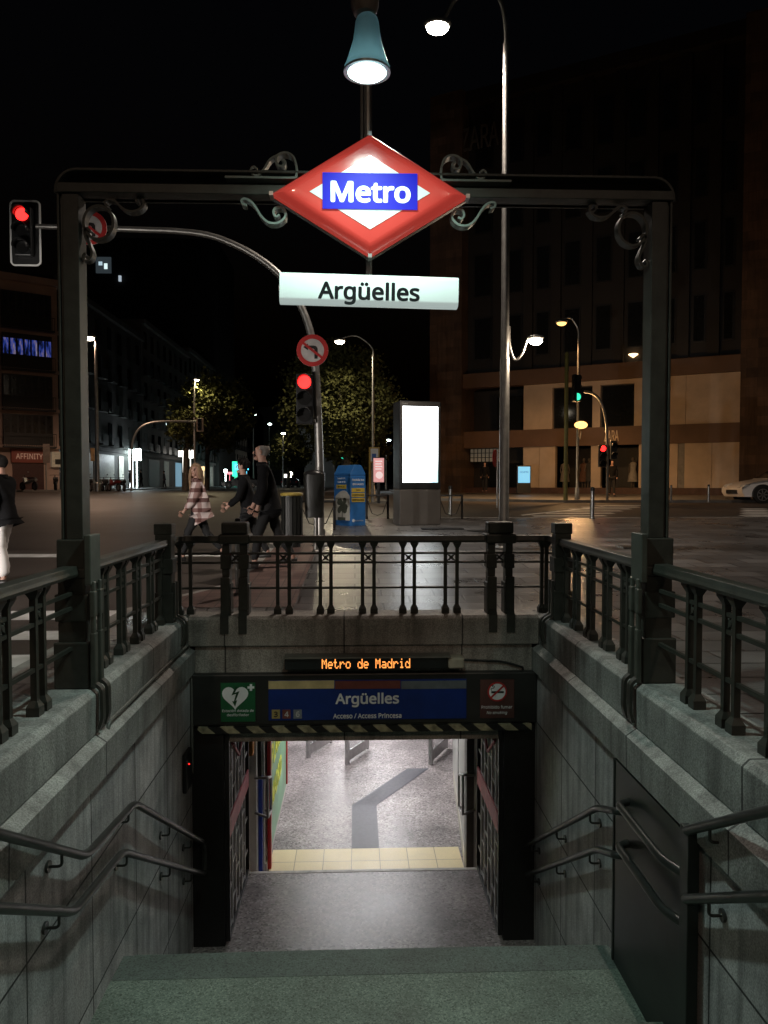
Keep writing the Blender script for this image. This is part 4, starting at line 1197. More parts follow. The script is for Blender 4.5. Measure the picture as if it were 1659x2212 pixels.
# mast on the left side of the road
b = base_at(284, 50, False)
t = thing('traffic_signal', 'far curved signal mast with backing board on the left street', 'traffic light', b, group='traffic lights')
path = [(b.x, 50, b.z)] + [tuple(at(px, py, 50)) for px, py in [(284, 1000), (286, 960), (296, 932), (314, 917), (340, 911), (380, 910), (424, 911)]]
a = MB(); a.tube(spline(path, 5), .07, 8); a.build('mast', GALV, t, smooth=True)
p = at(431, 917, 49.8)
h = signal_head(t, p, .75)
a = MB(); a.box(p.x-.22, p.x+.22, 49.95, 49.97, p.z-.45, p.z+.42); a.build('backing_board', mat('board_tan', (.6, .42, .3), .6), h)
for lb, px, py, Y, m_ in (('farthest red signal in the street gap beside the central tree', 728, 976, 70, RED_ON), ('far green signal in the street gap, upper of three', 740, 988, 78, GRN_ON), ('far green signal in the street gap, middle of three', 741, 996, 90, GRN_ON), ('far green signal in the street gap, lowest of three', 748, 1002, 110, GRN_ON)):
    b = base_at(px+4, Y, True)
    t = thing('traffic_signal', lb, 'traffic light', b, group='traffic lights')
    p = at(px, py, Y)
    a = MB(); a.tube([b, (b.x, Y, p.z+.6)], .05, 8); a.build('mast', BLACK, t)
    a = MB(); a.box(p.x-.2, p.x+.2, Y-.12, Y+.05, p.z-.5, p.z+.5); h = a.build('signal_head', BLACKP, t)
    a = MB(); a.lathe((p.x, Y-.14, p.z), [(.15, -.01), (.14, .02)], 14, 'y'); a.build('lens', m_, h)

# ------------------------------------------------------------------ advertising panel and street furniture
b = at(900, 1130, 17.5); b.z = g(17.5)
t = thing('advertising_panel', 'tall grey advertising pillar with a glowing white screen', 'advertising panel', b, R(13), world=False)
a = MB(); a.box(-.485, .485, -.27, .27, 0, .80); bevel(a.build('plinth', mat('grey_sheet_metal', (.14, .13, .12), .35, .3, .12, 2), t), .015)
a = MB(); a.box(-.485, .485, -.27, .27, .803, 2.78); bevel(a.build('screen_case', BLACKP, t), .02)
m, ns, lk, bs = nodes('white_screen')
tc = N(ns, 'ShaderNodeTexCoord'); sp = N(ns, 'ShaderNodeSeparateXYZ'); lk.new(tc.outputs['Object'], sp.inputs[0])
wv = N(ns, 'ShaderNodeTexNoise', Scale=6, Detail=3)
mp = N(ns, 'ShaderNodeMapping'); mp.inputs['Scale'].default_value = (5, 1, .5); lk.new(tc.outputs['Object'], mp.inputs[0]); lk.new(mp.outputs[0], wv.inputs['Vector'])
f1 = N(ns, 'ShaderNodeMapRange'); f1.inputs[1].default_value = .0; f1.inputs[2].default_value = .4; lk.new(sp.outputs[0], f1.inputs[0])
f2 = N(ns, 'ShaderNodeMapRange'); f2.inputs[1].default_value = 1.55; f2.inputs[2].default_value = 1.1; lk.new(sp.outputs[2], f2.inputs[0])
ml = N(ns, 'ShaderNodeMath', operation='MULTIPLY'); lk.new(f1.outputs[0], ml.inputs[0]); lk.new(f2.outputs[0], ml.inputs[1])
m2 = N(ns, 'ShaderNodeMath', operation='MULTIPLY'); lk.new(ml.outputs[0], m2.inputs[0]); lk.new(wv.outputs['Fac'], m2.inputs[1])
m3 = N(ns, 'ShaderNodeMath', operation='MULTIPLY', use_clamp=True); lk.new(m2.outputs[0], m3.inputs[0]); m3.inputs[1].default_value = 3
lk.new(mixcol(ns, lk, m3.outputs[0], (.93, .98, 1), (.14, .26, .27)), bs.inputs['Emission Color'])
bs.inputs['Emission Strength'].default_value = 4.6
a = MB(); a.box(-.415, .415, -.276, -.2705, .96, 2.66); a.build('screen', m, t)
lettering('Madrid', .05, mat('grey_letters', (.3, .3, .3), .5), t, (-.36, -.272, 2.72))
# smaller lit poster and the bus stop flag
b = base_at(818, 30)
t = thing('bus_shelter_poster', 'lit pink poster panel behind the blue container', 'poster panel', b)
p0, p1 = at(805, 1043, 30), at(831, 988, 30)
a = MB(); a.box(p0.x, p1.x, 29.95, 30.12, p0.z, p1.z); a.box((p0.x+p1.x)/2-.06, (p0.x+p1.x)/2+.06, 29.98, 30.1, b.z, p0.z); a.build('case', BLACKP, t)
mm = mat('pink_poster', (.5, .2, .2), .4, 0, .4, 9, emit=(1, .48, .46), es=.62)
a = MB(); a.box(p0.x+.03, p1.x-.03, 29.94, 29.948, p0.z+.03, p1.z-.03); a.build('poster', mm, t)
mm = glow('poster_white', (1, .75, .72), .8)
a = MB()
for k in range(4): a.box(p0.x+.1, p1.x-.1-.03*(k % 2), 29.93, 29.938, p1.z-.18-.1*k, p1.z-.13-.1*k)
a.lathe(((p0.x+p1.x)/2+.02, 29.934, p0.z+.3), [(.14, -.003), (.14, .003)], 16, 'y'); a.build('artwork', mm, t)
b = base_at(799, 31)
t = thing('bus_stop_sign', 'yellow framed bus stop flag with blue symbol above the pink poster', 'bus stop sign', b)
p0, p1 = at(797, 1000, 31), at(820, 966, 31)
a = MB(); a.tube([b, (b.x, 31, p1.z)], .035, 8); a.build('post', mat('bus_yellow', (.5, .34, .08), .45), t)
a = MB(); a.box(p0.x, p1.x, 31, 31.06, p0.z, p1.z); a.build('frame', bpy.data.materials['bus_yellow'], t)
a = MB(); a.box(p0.x+.06, p1.x-.06, 30.985, 30.998, p0.z+.06, p1.z-.06); a.build('panel', WHITE, t)
a = MB(); a.box(p0.x+.12, p1.x-.14, 30.97, 30.983, p0.z+.12, p1.z-.26); a.build('symbol', mat('bus_blue', (.02, .12, .45), .4), t)

# blue recycling container
b = at(757, 1137, 17.0); b.z = g(17.0)
t = thing('recycling_container', 'blue recycling container with yellow label strips beside the bright screen', 'recycling bin', b, R(36), world=False)
CB = mat('container_blue', (.03, .15, .42), .4, 0, .15, 3)
bw, bd_, bh = .42, .64, 1.12
a = MB(); a.box(0, bw, 0, bd_, 0, bh); bevel(a.build('body', CB, t), .012)
a = MB(); a.prism([(0, bh+.002), (bw, bh+.002), (bw, bh+.05), (bw*.72, bh+.24), (bw*.28, bh+.24), (0, bh+.05)], bd_, 'y', 0); bevel(a.build('lid', CB, t), .012)
a = MB()
for k in range(3): a.quad((bw+.0-.05-.06, .12+.15*k, bh+.155), (bw-.05-.06, .20+.15*k, bh+.155), (bw-.02, .20+.15*k, bh+.085), (bw-.02, .12+.15*k, bh+.085))
YL = mat('label_yellow', (.58, .42, .06), .5)
a = MB()
for zc in (.80, .69, .58): a.box(.03, bw-.03, -.006, -.001, zc-.045, zc+.045)
a.build('yellow_label', YL, t)
WL = mat('container_white', (.6, .65, .7), .5)
lettering('Recicla tus', .075, WL, t, (bw/2, -.004, 1.03), width=.33, bold=.002)
lettering('ENVASES', .07, WL, t, (bw/2, -.004, .93), width=.30, bold=.002)
for zc, s_ in ((.80, 'SIN'), (.69, 'CONTENEDOR'), (.58, 'RESPONSABLE')): lettering(s_, .05, BLACK, t, (bw/2, -.008, zc), width=.12 if s_ == 'SIN' else .32, bold=.001)
a = MB(); a.lathe((.08, -.003, .12), [(.035, -.002), (.035, .002)], 14, 'y'); a.build('emblem', WL, t)
lettering('humanidad', .05, WL, t, (.24, -.004, .12), width=.22)
a = MB(); a.box(-.006, -.001, .02, bd_-.06, .12, .66); a.prism([(.02+(bd_-.08)*i/8, .66+.13*math.sin(PI*(i/8)**.8)) for i in range(9)], .005, 'x', -.006)
a.build('picture', mat('picture_pale', (.50, .49, .44), .5, 0, .2, 5), t)
a = MB(); rnd = random.Random(4)
for k in range(14): a.ball((-.008, .30+rnd.uniform(-.16, .16), .42+rnd.uniform(-.1, .16)), (.004, .07, .07), 8, 5)
a.box(-.010, -.007, .29, .32, .15, .35); a.box(-.010, -.007, .18, .48, .12, .19); a.build('picture_tree', mat('picture_dark', (.07, .08, .06), .5), t)
a = MB(); a.box(-.006, -.001, .15, bd_-.1, .83, .92); a.build('yellow_label', YL, t)
for zc, s_ in ((1.06, 'NUEVA'), (.98, 'VIDA A TU'), ): lettering(s_, .065, WL, t, (-.004, .34, zc), rz=-PI/2, width=.3)
lettering('TU CALOR', .05, BLACK, t, (-.008, .34, .875), rz=-PI/2, width=.26)

# dark litter bin on its post
b = base_at(679, 12.6)
t = thing('litter_bin', 'dark oval litter bin on a post in front of the curved mast', 'litter bin', b)
zt_ = at(679, 1022, 12.6).z; zb_ = at(679, 1118, 12.6).z
a = MB()
n = 20; vs = []
for zz, k in ((zb_, .80), (zb_+.06, .86), (zt_-.12, 1.0), (zt_-.02, .98)):
    for i in range(n):
        w_ = 2*PI*i/n
        c_, s_ = math.cos(w_), math.sin(w_)
        vs.append((b.x + .175*k*math.copysign(abs(c_)**.6, c_), 12.6 + .14*k*math.copysign(abs(s_)**.6, s_), zz))
a.add(vs, [(i*n+k, i*n+(k+1) % n, (i+1)*n+(k+1) % n, (i+1)*n+k) for i in range(3) for k in range(n)] + [tuple(range(n))[::-1], tuple(3*n+k for k in range(n))])
BG = mat('bin_dark_green', (.017, .018, .016), .4, 0, .25, 4)
a.build('body', BG, t, smooth=True)
a = MB(); a.ball((b.x, 12.6, zt_-.015), (.18, .145, .07), 18, 8); a.build('lid', mat('bin_lid', (.015, .015, .015), .3), t, smooth=True)
a = MB(); a.lathe((b.x+.02, 12.7, b.z), [(.07, 0), (.07, .02), (.04, .04), (.04, 1.2)], 12); a.build('post', GALV, t, smooth=True)
# slatted bin with yellow rim
b = base_at(630, 13.4)
t = thing('litter_bin', 'dark slatted street bin with yellow rim beside the walking man', 'litter bin', b)
zt_ = at(630, 1066, 13.4).z
a = MB(); a.lathe((b.x, 13.4, b.z), [(.15, .0), (.15, .06), (.17, .1), (.175, zt_-b.z-.04)], 18)
for k in range(16):
    w_ = 2*PI*k/16; a.obox((b.x+.18*math.cos(w_), 13.4+.18*math.sin(w_), (b.z+zt_)/2), (.008, .02, (zt_-b.z)/2-.06), w_)
a.build('body', BG, t)
a = MB(); a.lathe((b.x, 13.4, zt_-.04), [(.19, 0), (.20, .02), (.19, .05), (.13, .06)], 18); a.build('rim', mat('bin_rim_yellow', (.38, .28, .06), .5), t, smooth=True)
# low barrier fences along the kerb
def barrier(label, px0, px1, Y):
    a0, a1 = at(px0, 1100, Y), at(px1, 1100, Y)
    z0 = g(Y)
    t = thing('kerb_barrier', label, 'barrier', ((a0.x+a1.x)/2, Y, z0), group='low kerb barriers')
    for x in (a0.x, a1.x):
        a = MB(); a.tube([(x, Y, z0), (x, Y, z0+.62)], .028, 8); a.build('post', BLACK, t)
    a = MB(); a.tube([(a0.x, Y, z0+.6), (a1.x, Y, z0+.6)], .022, 8); a.tube([(a0.x, Y, z0+.52), ((a0.x*3+a1.x)/4, Y, z0+.14), ((a0.x+a1.x)/2, Y, z0+.09), ((a0.x+3*a1.x)/4, Y, z0+.14), (a1.x, Y, z0+.52)], .012, 6)
    a.build('rail', BLACK, t)
barrier('low black kerb barrier right of the bright screen', 950, 998, 19.6)
barrier('low black kerb barrier between the blue container and the screen', 792, 838, 19.6)
barrier('low black kerb barrier behind the dark oval bin', 650, 722, 16.2)
# steel bollards
BM = MB(); BM.lathe((0, 0, 0), [(.055, 0), (.055, .03), (.048, .04), (.048, .70), (.05, .705), (.05, .80), (.04, .825), (.0, .83)], 16)
bol = thing('bollard', 'tall steel bollard nearest on the paving, left of the right arch post', 'bollard', (0, 0, 0), group='steel bollards', world=False)
a = MB(); a.lathe((0, 0, 0), [(.075, 0), (.075, .015), (.05, .03), (.05, .72)], 16); a.build('shaft', STEEL, bol, smooth=True)
a = MB(); a.lathe((0, 0, .721), [(.054, 0), (.054, .06), (.045, .085), (.02, .095)], 16); a.build('cap', BLACKP, bol, smooth=True)
for i, (px, Y, k, lb) in enumerate([(1280, 19.6, 1, None), (1438, 19.5, 1, 'tall steel bollard half hidden behind the right arch post'), (1450, 31.5, .85, 'small far bollard just right of the right arch post'), (1531, 30.6, .9, 'small far bollard left of the white car'), (973, 21.5, 1.0, 'slim bollard with pale top beside the bright screen'), (513, 8.9, 1.25, 'white bollard seen between the bars of the left double post')]):
    o = bol if i == 0 else copy_tree(bol)
    b = base_at(px, Y); o.location = b; o.scale = (k, k, k) if i != 5 else (.7, .7, 1.1)
    if lb: o['label'] = lb
# manhole and grate on the paving
a = MB(); q = at(1050, 1142, 16); a.lathe((q.x, 16, g(16)+.004), [(.4, 0), (.4, .004)], 24); tag(a.build('manhole_cover', BLACK, origin=(q.x, 16, g(16))), 'dark round manhole cover behind the right double post', 'manhole cover')
a = MB(); q = at(955, 1135, 16.4); a.box(q.x-.45, q.x+.45, 16.2, 16.6, g(16.2)+.004, g(16.6)+.008); tag(a.build('drain_grate', BLACK, origin=(q.x, 16.4, g(16.4))), 'dark rectangular drain grate at the foot of the screen', 'grate')
a = MB(); q = at(1375, 1138, 13.2); a.box(q.x-.3, q.x+.3, 13.0, 13.4, g(13.0)+.004, g(13.4)+.008); tag(a.build('utility_cover', STEEL, origin=(q.x, 13.2, g(13.2))), 'shiny steel utility cover on the paving right of the corner post', 'cover')
# no entry sign seen edge on
b = base_at(1074, 26)
t = thing('round_sign', 'round red traffic sign turned edge-on beside the tall lamp pole', 'traffic sign', b)
p = at(1070, 990, 26)
a = MB(); a.tube([b, (b.x, 26, p.z+.3)], .03, 8); a.build('post', GALV, t)
a = MB(); a.lathe(b, [(.30, -.01), (.30, .01)], 24, 'y'); o = a.build('plate', RED, t); o.location = p - Vector(b); o.rotation_euler = (0, 0, R(62))
# blue totem
p0, p1 = at(1119, 1043, 43), at(1145, 1008, 43)
t = thing('information_totem', 'blue lit screen totem at the shop corner', 'totem', ((p0.x+p1.x)/2, 43, g(43)))
a = MB(); a.box(p0.x-.05, p1.x+.05, 43, 43.2, g(43), p1.z+.06); a.build('case', BLACKP, t)
a = MB(); a.box(p0.x, p1.x, 42.98, 42.998, p0.z, p1.z); a.build('screen', glow('blue_screen', (.22, .62, .9), .9), t)
lettering('SIEMPRE', .17, glow('screen_text', (.05, .2, .4), .3), t, ((p0.x+p1.x)/2, 42.975, p1.z-.3), width=.5)

# ------------------------------------------------------------------ shop building on the right
A_ = at(1003, 1047, 48); B_ = at(1600, 1047, 40)
rz_ = math.atan2(B_.y-A_.y, B_.x-A_.x)
ux = Vector((math.cos(rz_), math.sin(rz_), 0)); nrm_ = Vector((math.sin(rz_), -math.cos(rz_), 0))
Z0 = .86
def uz(px, py=1047):
    d = ray(px, py); k = (A_-CAM).dot(nrm_)/d.dot(nrm_)
    p = CAM+d*k
    return (p-A_).dot(ux), p.z-Z0
def U(px): return uz(px)[0]
def Zm(px, py): return uz(px, py)[1]
t = thing('shop_building', 'large brown stone shop building with cream ground floor on the right', 'building', (A_.x, A_.y, Z0), rz_, world=False)
CREAM = mat('cream_panel', (.55, .43, .32), .55, 0, .16, .8)
STONE = blocks('brown_stone_blocks', (.12, .072, .048), 1.1, .5, 'xz', .012, (.10, .06, .04), .8, .3, .25, 0, .5, (0, 0), .3, .7)
BROWN = mat('brown_band', (.14, .08, .05), .6, 0, .2, .6)
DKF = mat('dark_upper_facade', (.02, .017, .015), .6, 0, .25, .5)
z1, z2, z3, z4, H = 3.05, 4.0, 6.3, 7.35, 24.6
z1 = Zm(1300, 962); z2 = Zm(1300, 923); z3 = Zm(1300, 822); z4 = Zm(1300, 788)
def piece(name, m, u0, u1, y0, y1, za, zb, bv=0):
    a = MB(); a.box(u0, u1, y0, y1, za, zb); o = a.build(name, m, t)
    return bevel(o, bv) if bv else o
piece('stone_pier', STONE, U(935), U(1003)-.01, -.5, 6, -.6, H)
piece('stone_pier', STONE, U(1597)+.01, U(1597)+9, -.6, 6, -.6, H)
piece('plinth', mat('dark_plinth', (.08, .04, .03), .6), U(1003), U(1597), -.06, .4, -.6, .28)
W0 = [(1130, 1199), (1276, 1297), (1379, 1463), (1478, 1597)]
for a0, a1 in W0:
    a = MB(); u0, u1 = U(a0), U(a1)
    n = max(1, round((u1-u0)/1.3))
    for k in range(n): a.box(u0+(u1-u0)*k/n+.008*(k > 0), u0+(u1-u0)*(k+1)/n-.008*(k < n-1), 0, .4, .282, z1)
    a.build('cream_panel', CREAM, t)
piece('grey_strip', mat('grey_panel', (.2, .19, .18), .5), U(1463)+.01, U(1478)-.01, .06, .4, .282, z1)
piece('sign_band', BROWN, U(1003), U(1597), -.14, .4, z1+.002, z2)
for a0, a1 in [(1130, 1192), (1278, 1295), (1368, 1597)]:
    a = MB(); u0, u1 = U(a0), U(a1); n = max(1, round((u1-u0)/2.4))
    for k in range(n): a.box(u0+(u1-u0)*k/n+.008*(k > 0), u0+(u1-u0)*(k+1)/n-.008*(k < n-1), 0, .4, z2+.002, z3)
    a.build('cream_panel', CREAM, t)
for a0, a1 in [(1192, 1278), (1295, 1368)]:
    zt0 = Zm(a0, 838 if a0 < 1250 else 832)
    piece('window_head', CREAM, U(a0), U(a1), 0, .4, zt0, z3)
    w_ = piece('window', BLACK, U(a0), U(a1), .28, .34, z2+.002, zt0)
    a = MB(); a.box(U(a0)+.06, U(a1)-.06, .265, .275, z2+.06, zt0-.06); a.build('pane', GLASS, w_)
piece('ledge', BROWN, U(1003), U(1597), -.35, .4, z3+.002, z4, .03)
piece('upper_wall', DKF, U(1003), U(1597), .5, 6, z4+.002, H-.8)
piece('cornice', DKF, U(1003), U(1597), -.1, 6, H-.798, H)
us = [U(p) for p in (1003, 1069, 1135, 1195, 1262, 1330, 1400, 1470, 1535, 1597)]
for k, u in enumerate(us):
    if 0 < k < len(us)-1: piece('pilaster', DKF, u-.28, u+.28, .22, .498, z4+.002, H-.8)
for fl in range(4):
    for u0, u1 in zip(us, us[1:]):
        za = z4+.9+fl*3.9
        w_ = piece('window', BLACK, u0+.42, u1-.42, .44, .498, za, za+2.6)
        a = MB(); a.box(u0+.5, u1-.5, .425, .435, za+.08, za+2.52); a.build('pane', GLASS, w_)
# recessed bay on the left of the front
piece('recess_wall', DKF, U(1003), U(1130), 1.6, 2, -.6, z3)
piece('recess_window', GLASS, U(1069), U(1122), .3, .36, z2+.1, z3-.6)
w_ = piece('grid_window', mat('grid_lit', (.3, .28, .24), .4, 0, .3, 2, emit=(1, .86, .62), es=.05), U(1004), U(1071), .9, .95, Zm(1040, 997), Zm(1040, 958))
a = MB()
for k in range(9): u = U(1004)+(U(1071)-U(1004))*k/8; a.box(u-.02, u+.02, .86, .9, Zm(1040, 997), Zm(1040, 958))
for k in range(5): zz = Zm(1040, 997)+(Zm(1040, 958)-Zm(1040, 997))*k/4; a.box(U(1004), U(1071), .865, .895, zz-.02, zz+.02)
a.build('grid_bars', BLACK, w_)
piece('door', GLASS, U(1040), U(1110), 1.2, 1.26, -.05, Zm(1040, 1000))
# shop windows on the ground floor with their interior
for a0, a1 in [(1199, 1276), (1297, 1379)]:
    w_ = piece('shop_window', BLACK, U(a0), U(a1), 2.6, 2.7, .282, z1)
    a = MB(); a.box(U(a0), U(a1), .4, 2.6, .262, .278); a.build('window_floor', mat('window_floor_grey', (.12, .10, .09), .5), w_)
q = uz(1322, 941)
lettering('ZARA', 1.05, mat('sign_letter_pale', (.72, .56, .38), .4), t, (q[0], -.17, q[1]), bold=.01, ext=.03, width=U(1338)-U(1307))
q = uz(1040, 297)
lettering('ZARA', 2.4, mat('sign_letter_dim', (.10, .085, .07), .4), t, (q[0], .47-.75, q[1]), bold=.01, ext=.03, width=2.4)
q = uz(1365, 765)
a = MB(); a.lathe((q[0], .40, q[1]-.12), [(.02, -.02), (.25, .14), (.27, .17), (.25, .19)], 16); a.build('window_lamp', glow('window_lamp_glow', (1, .62, .3), 4), t, smooth=True)
# dressed figures standing in the shop windows
DRESS = [mat('dress_cream', (.26, .23, .2), .8), mat('dress_rust', (.12, .06, .04), .8), mat('dress_dark', (.05, .05, .05), .8), mat('dress_white', (.36, .34, .32), .8)]
MANN = mat('mannequin_skin', (.12, .10, .085), .5)
for i, (px, lb) in enumerate([(1208, 'mannequin in cream outfit at the left edge of the left shop window'), (1250, 'mannequin in rust coat beside the sodium lamp pole'), (1262, 'mannequin in dark outfit at the right of the left shop window'), (1358, 'mannequin in white dress at the right of the right shop window')]):
    u = U(px)
    p = A_+ux*u - nrm_*(-.0) + Vector((0, 0, 0)); p = A_ + ux*u - nrm_*1.2
    mt = thing('mannequin', lb, 'mannequin', (p.x, p.y, Z0+.28), rz_+.3*i, group='shop window mannequins', world=False)
    a = MB(); a.lathe((0, 0, 0), [(.30, .35), (.24, .8), (.17, 1.05), (.21, 1.25), (.22, 1.38), (.12, 1.46), (.05, 1.5)], 14); a.build('outfit', DRESS[i], mt, smooth=True)
    a = MB(); a.tube([(-.08, 0, 0), (-.08, 0, .5)], .05, 8); a.tube([(.08, 0, 0), (.08, 0, .5)], .05, 8); a.ball((0, 0, 1.64), (.085, .10, .12), 10, 8); a.tube([(0, 0, 1.44), (0, 0, 1.58)], .05, 8)
    a.tube([(-.2, 0, 1.4), (-.27, 0, 1.1), (-.24, .03, .85)], .04, 8); a.tube([(.2, 0, 1.4), (.27, 0, 1.1), (.24, .03, .85)], .04, 8)
    a.build('figure', MANN, mt, smooth=True)

# ------------------------------------------------------------------ buildings of the left street
PINKW = mat('pinkish_render', (.46, .33, .28), .8, 0, .2, .5)
GREYW = mat('grey_render', (.13, .125, .12), .8, 0, .25, .4)
DARKW = mat('dark_render', (.05, .048, .046), .8, 0, .3, .4)
PALEW = mat('pale_render', (.40, .39, .37), .8, 0, .2, .4)
FA = at(-85, 1047, 57); FB = at(131, 1047, 61)
rzl = math.atan2(FB.y-FA.y, FB.x-FA.x)
uxl = Vector((math.cos(rzl), math.sin(rzl), 0)); nl = Vector((math.sin(rzl), -math.cos(rzl), 0))
ZL = .93
def ul(px, py=1047):
    d = ray(px, py); k = (FA-CAM).dot(nl)/d.dot(nl); p = CAM+d*k
    return (p-FA).dot(uxl), p.z-ZL
t = thing('corner_building', 'pinkish corner building with glazed bays and a red shop sign at far left', 'building', (FA.x, FA.y, ZL), rzl, world=False)
def pl(name, m, u0, u1, y0, y1, za, zb):
    a = MB(); a.box(u0, u1, y0, y1, za, zb); return a.build(name, m, t)
Lw = ul(131)[0]
zs = [ul(60, y)[1] for y in (965, 885, 800, 712, 622)]
pl('wall', PINKW, 0, Lw, .3, 9, -.5, zs[4]+.4)
pl('cornice', PINKW, -.1, Lw+.2, -.2, 9.1, zs[4]+.402, zs[4]+.9)
ua, ub = ul(10)[0], ul(117)[0]
for i, za in enumerate(zs[:4]):
    zb = zs[i+1]
    pl('floor_ledge', PINKW, 0, Lw+.1, -.10, .299, za-.12, za+.12)
    w_ = pl('bay_window', BLACK, ua, ub, .05, .298, za+.125, zb-.35)
    a = MB(); n = 7
    for k in range(n): a.box(ua+(ub-ua)*k/n+.07, ua+(ub-ua)*(k+1)/n-.07, .035, .045, za+(1.0 if i != 2 else 1.15), zb-(.45 if i != 2 else .75))
    if i == 2:
        mm, ns, lk, bs = nodes('lit_blue_curtains')
        tc = N(ns, 'ShaderNodeTexCoord'); mp = N(ns, 'ShaderNodeMapping'); mp.inputs['Scale'].default_value = (2.4, 1, .5)
        lk.new(tc.outputs['Object'], mp.inputs[0]); nz = N(ns, 'ShaderNodeTexNoise', Scale=1.3, Detail=3, Roughness=.7); lk.new(mp.outputs[0], nz.inputs['Vector'])
        rp = N(ns, 'ShaderNodeValToRGB'); e = rp.color_ramp.elements
        e[0].position = .42; e[0].color = (.003, .005, .02, 1); e[1].position = .72; e[1].color = (.55, .62, .95, 1)
        x = e.new(.52); x.color = (.04, .09, .55, 1); x = e.new(.62); x.color = (.35, .27, .38, 1)
        lk.new(nz.outputs['Fac'], rp.inputs[0]); lk.new(rp.outputs[0], bs.inputs['Emission Color']); bs.inputs['Emission Strength'].default_value = .42; bs.inputs['Base Color'].default_value = (.02, .02, .03, 1)
        a.build('lit_pane', mm, w_)
    else:
        a.build('pane', mat('curtained_glass', (.025, .02, .018), .2, 0, .7, 3), w_)
    a = MB(); a.box(ua-.1, ub+.1, -.55, .04, za-.10, za+.02)
    a.box(ua-.1, ub+.1, -.55, -.52, za+.95, za+1.0)
    k = ua-.1
    while k < ub+.1: a.box(k, k+.03, -.55, -.53, za+.02, za+.95); k += .16
    a.build('balcony', BLACK, w_)
su0, sz1 = ul(28, 970); su1, sz0 = ul(96, 1000)
pl('shop_front', mat('dark_red_front', (.06, .02, .02), .4), su0, su1, .2, .298, -.05, sz0)
sb = pl('shop_sign', mat('red_sign_board', (.26, .055, .035), .5, 0, .15, 1), su0-.1, su1+.1, .05, .298, sz0+.003, sz1)
lettering('AFFINITY', .72, mat('sign_letter_cream', (.8, .55, .42), .5, emit=(1, .6, .45), es=.12), sb, ((su0+su1)/2+.05, .04, (sz0+sz1)/2), width=(su1-su0)*.86, bold=.004)
u0, zb = ul(111, 976); u1, za = ul(140, 1009)
sb = pl('white_sign', mat('white_sign_board', (.55, .48, .36), .5, emit=(1, .8, .55), es=.06), u0, u1, -.1, .298, za, zb)
a = MB(); a.box((u0+u1)/2-.25, (u0+u1)/2+.2, -.11, -.103, za+.2, za+.6); a.build('emblem', BLACK, sb)
# sign plate on a post in front of it
b = base_at(100, 52)
tt = thing('street_sign', 'back of a tall grey street sign on a post by the red shop', 'street sign', b)
p0, p1 = at(94, 1000, 52), at(108, 959, 52)
a = MB(); a.tube([b, (b.x, 52, p1.z)], .04, 8); a.build('post', GALV, tt)
a = MB(); a.box(p0.x, p1.x, 51.93, 51.95, p0.z, p1.z); a.build('plate', mat('sign_back_grey', (.24, .20, .17), .5, .3), tt)
b = base_at(203, 49)
tt = thing('pedestrian_signal', 'small pale backed pedestrian signal under the left street lamp', 'traffic light', b)
p0, p1 = at(198, 996, 49), at(206, 968, 49)
a = MB(); a.tube([b, (b.x, 49, p1.z)], .05, 8); a.build('post', GALV, tt)
a = MB(); a.box(p0.x, p1.x, 48.8, 48.86, p0.z, p1.z); a.build('board', mat('board_orange', (.7, .42, .2), .5), tt)
# row along the left side of the street
def row(label, y0, y1, h, m, floors, cols, gf, x=-24.0):
    global t
    t = thing('row_building', label, 'building', (x, y0, g(y0)-.05), PI/2, group='buildings along the left street', world=False)
    L = y1-y0
    a = MB(); a.box(0, L, .2, 10, 0, h); a.build('wall', m, t)
    a = MB(); a.box(0, L, -.25, .198, h-.5, h); a.build('cornice', m, t)
    a = MB(); a.box(0, L, -.12, .198, 3.6, 3.95); a.build('ground_band', m, t)
    for k, (u0, u1, kind) in enumerate(gf):
        w_ = pl('shop_window', kind, u0*L, u1*L, .12, .198, .1, 3.3)
    fh = (h-4.6)/floors
    for f in range(floors):
        for c in range(cols):
            uc = L*(c+.5)/cols; zb_ = 4.3+f*fh
            w_ = pl('window', GLASS if (f+c) % 3 else BLACK, uc-.55, uc+.55, .14, .198, zb_, zb_+fh*.68)
            if f < floors-1:
                a = MB(); a.box(uc-.8, uc+.8, -.45, .13, zb_-.14, zb_-.02); a.box(uc-.8, uc+.8, -.45, -.42, zb_+.75, zb_+.8); a.box(uc-.8, uc+.8, -.44, -.43, zb_-.02, zb_+.75); a.build('balcony', BLACK, w_)
SHW = glow('lit_shop_white', (.9, .95, 1), 2.2); SHB = glow('lit_shop_blue', (.25, .45, .6), .5); SHG = glow('lit_shop_green', (.1, .9, .45), 1.2); SHC = glow('lit_sign_cyan', (.1, .7, 1), 3)
DIM = mat('dim_shop_white', (.45, .43, .38), .5)
row('dark row house with white lit shop doorway behind the parked motorbikes', 62, 88, 17, DARKW, 4, 8, [(.05, .2, BLACK), (.3, .36, DIM), (.42, .6, DIM), (.66, .72, DIM), (.80, .85, SHW), (.90, .96, BLACK)])
row('dim row house with pale blue shop front behind the left tree', 88.1, 112, 19, GREYW, 5, 8, [(.1, .3, BLACK), (.4, .5, DIM), (.66, .80, SHB), (.9, .98, SHG)])
row('tall narrow row house with bright shop panels beyond the left tree', 112.1, 135, 20, GREYW, 5, 8, [(.1, .25, SHB), (.45, .55, DIM), (.7, .8, DIM)])
row('pale row house with many windows at the far end of the left street', 135.1, 172, 21, PALEW, 5, 12, [(.1, .2, DIM), (.3, .4, DIM), (.55, .60, SHG), (.72, .8, DIM), (.85, .97, SHC)])
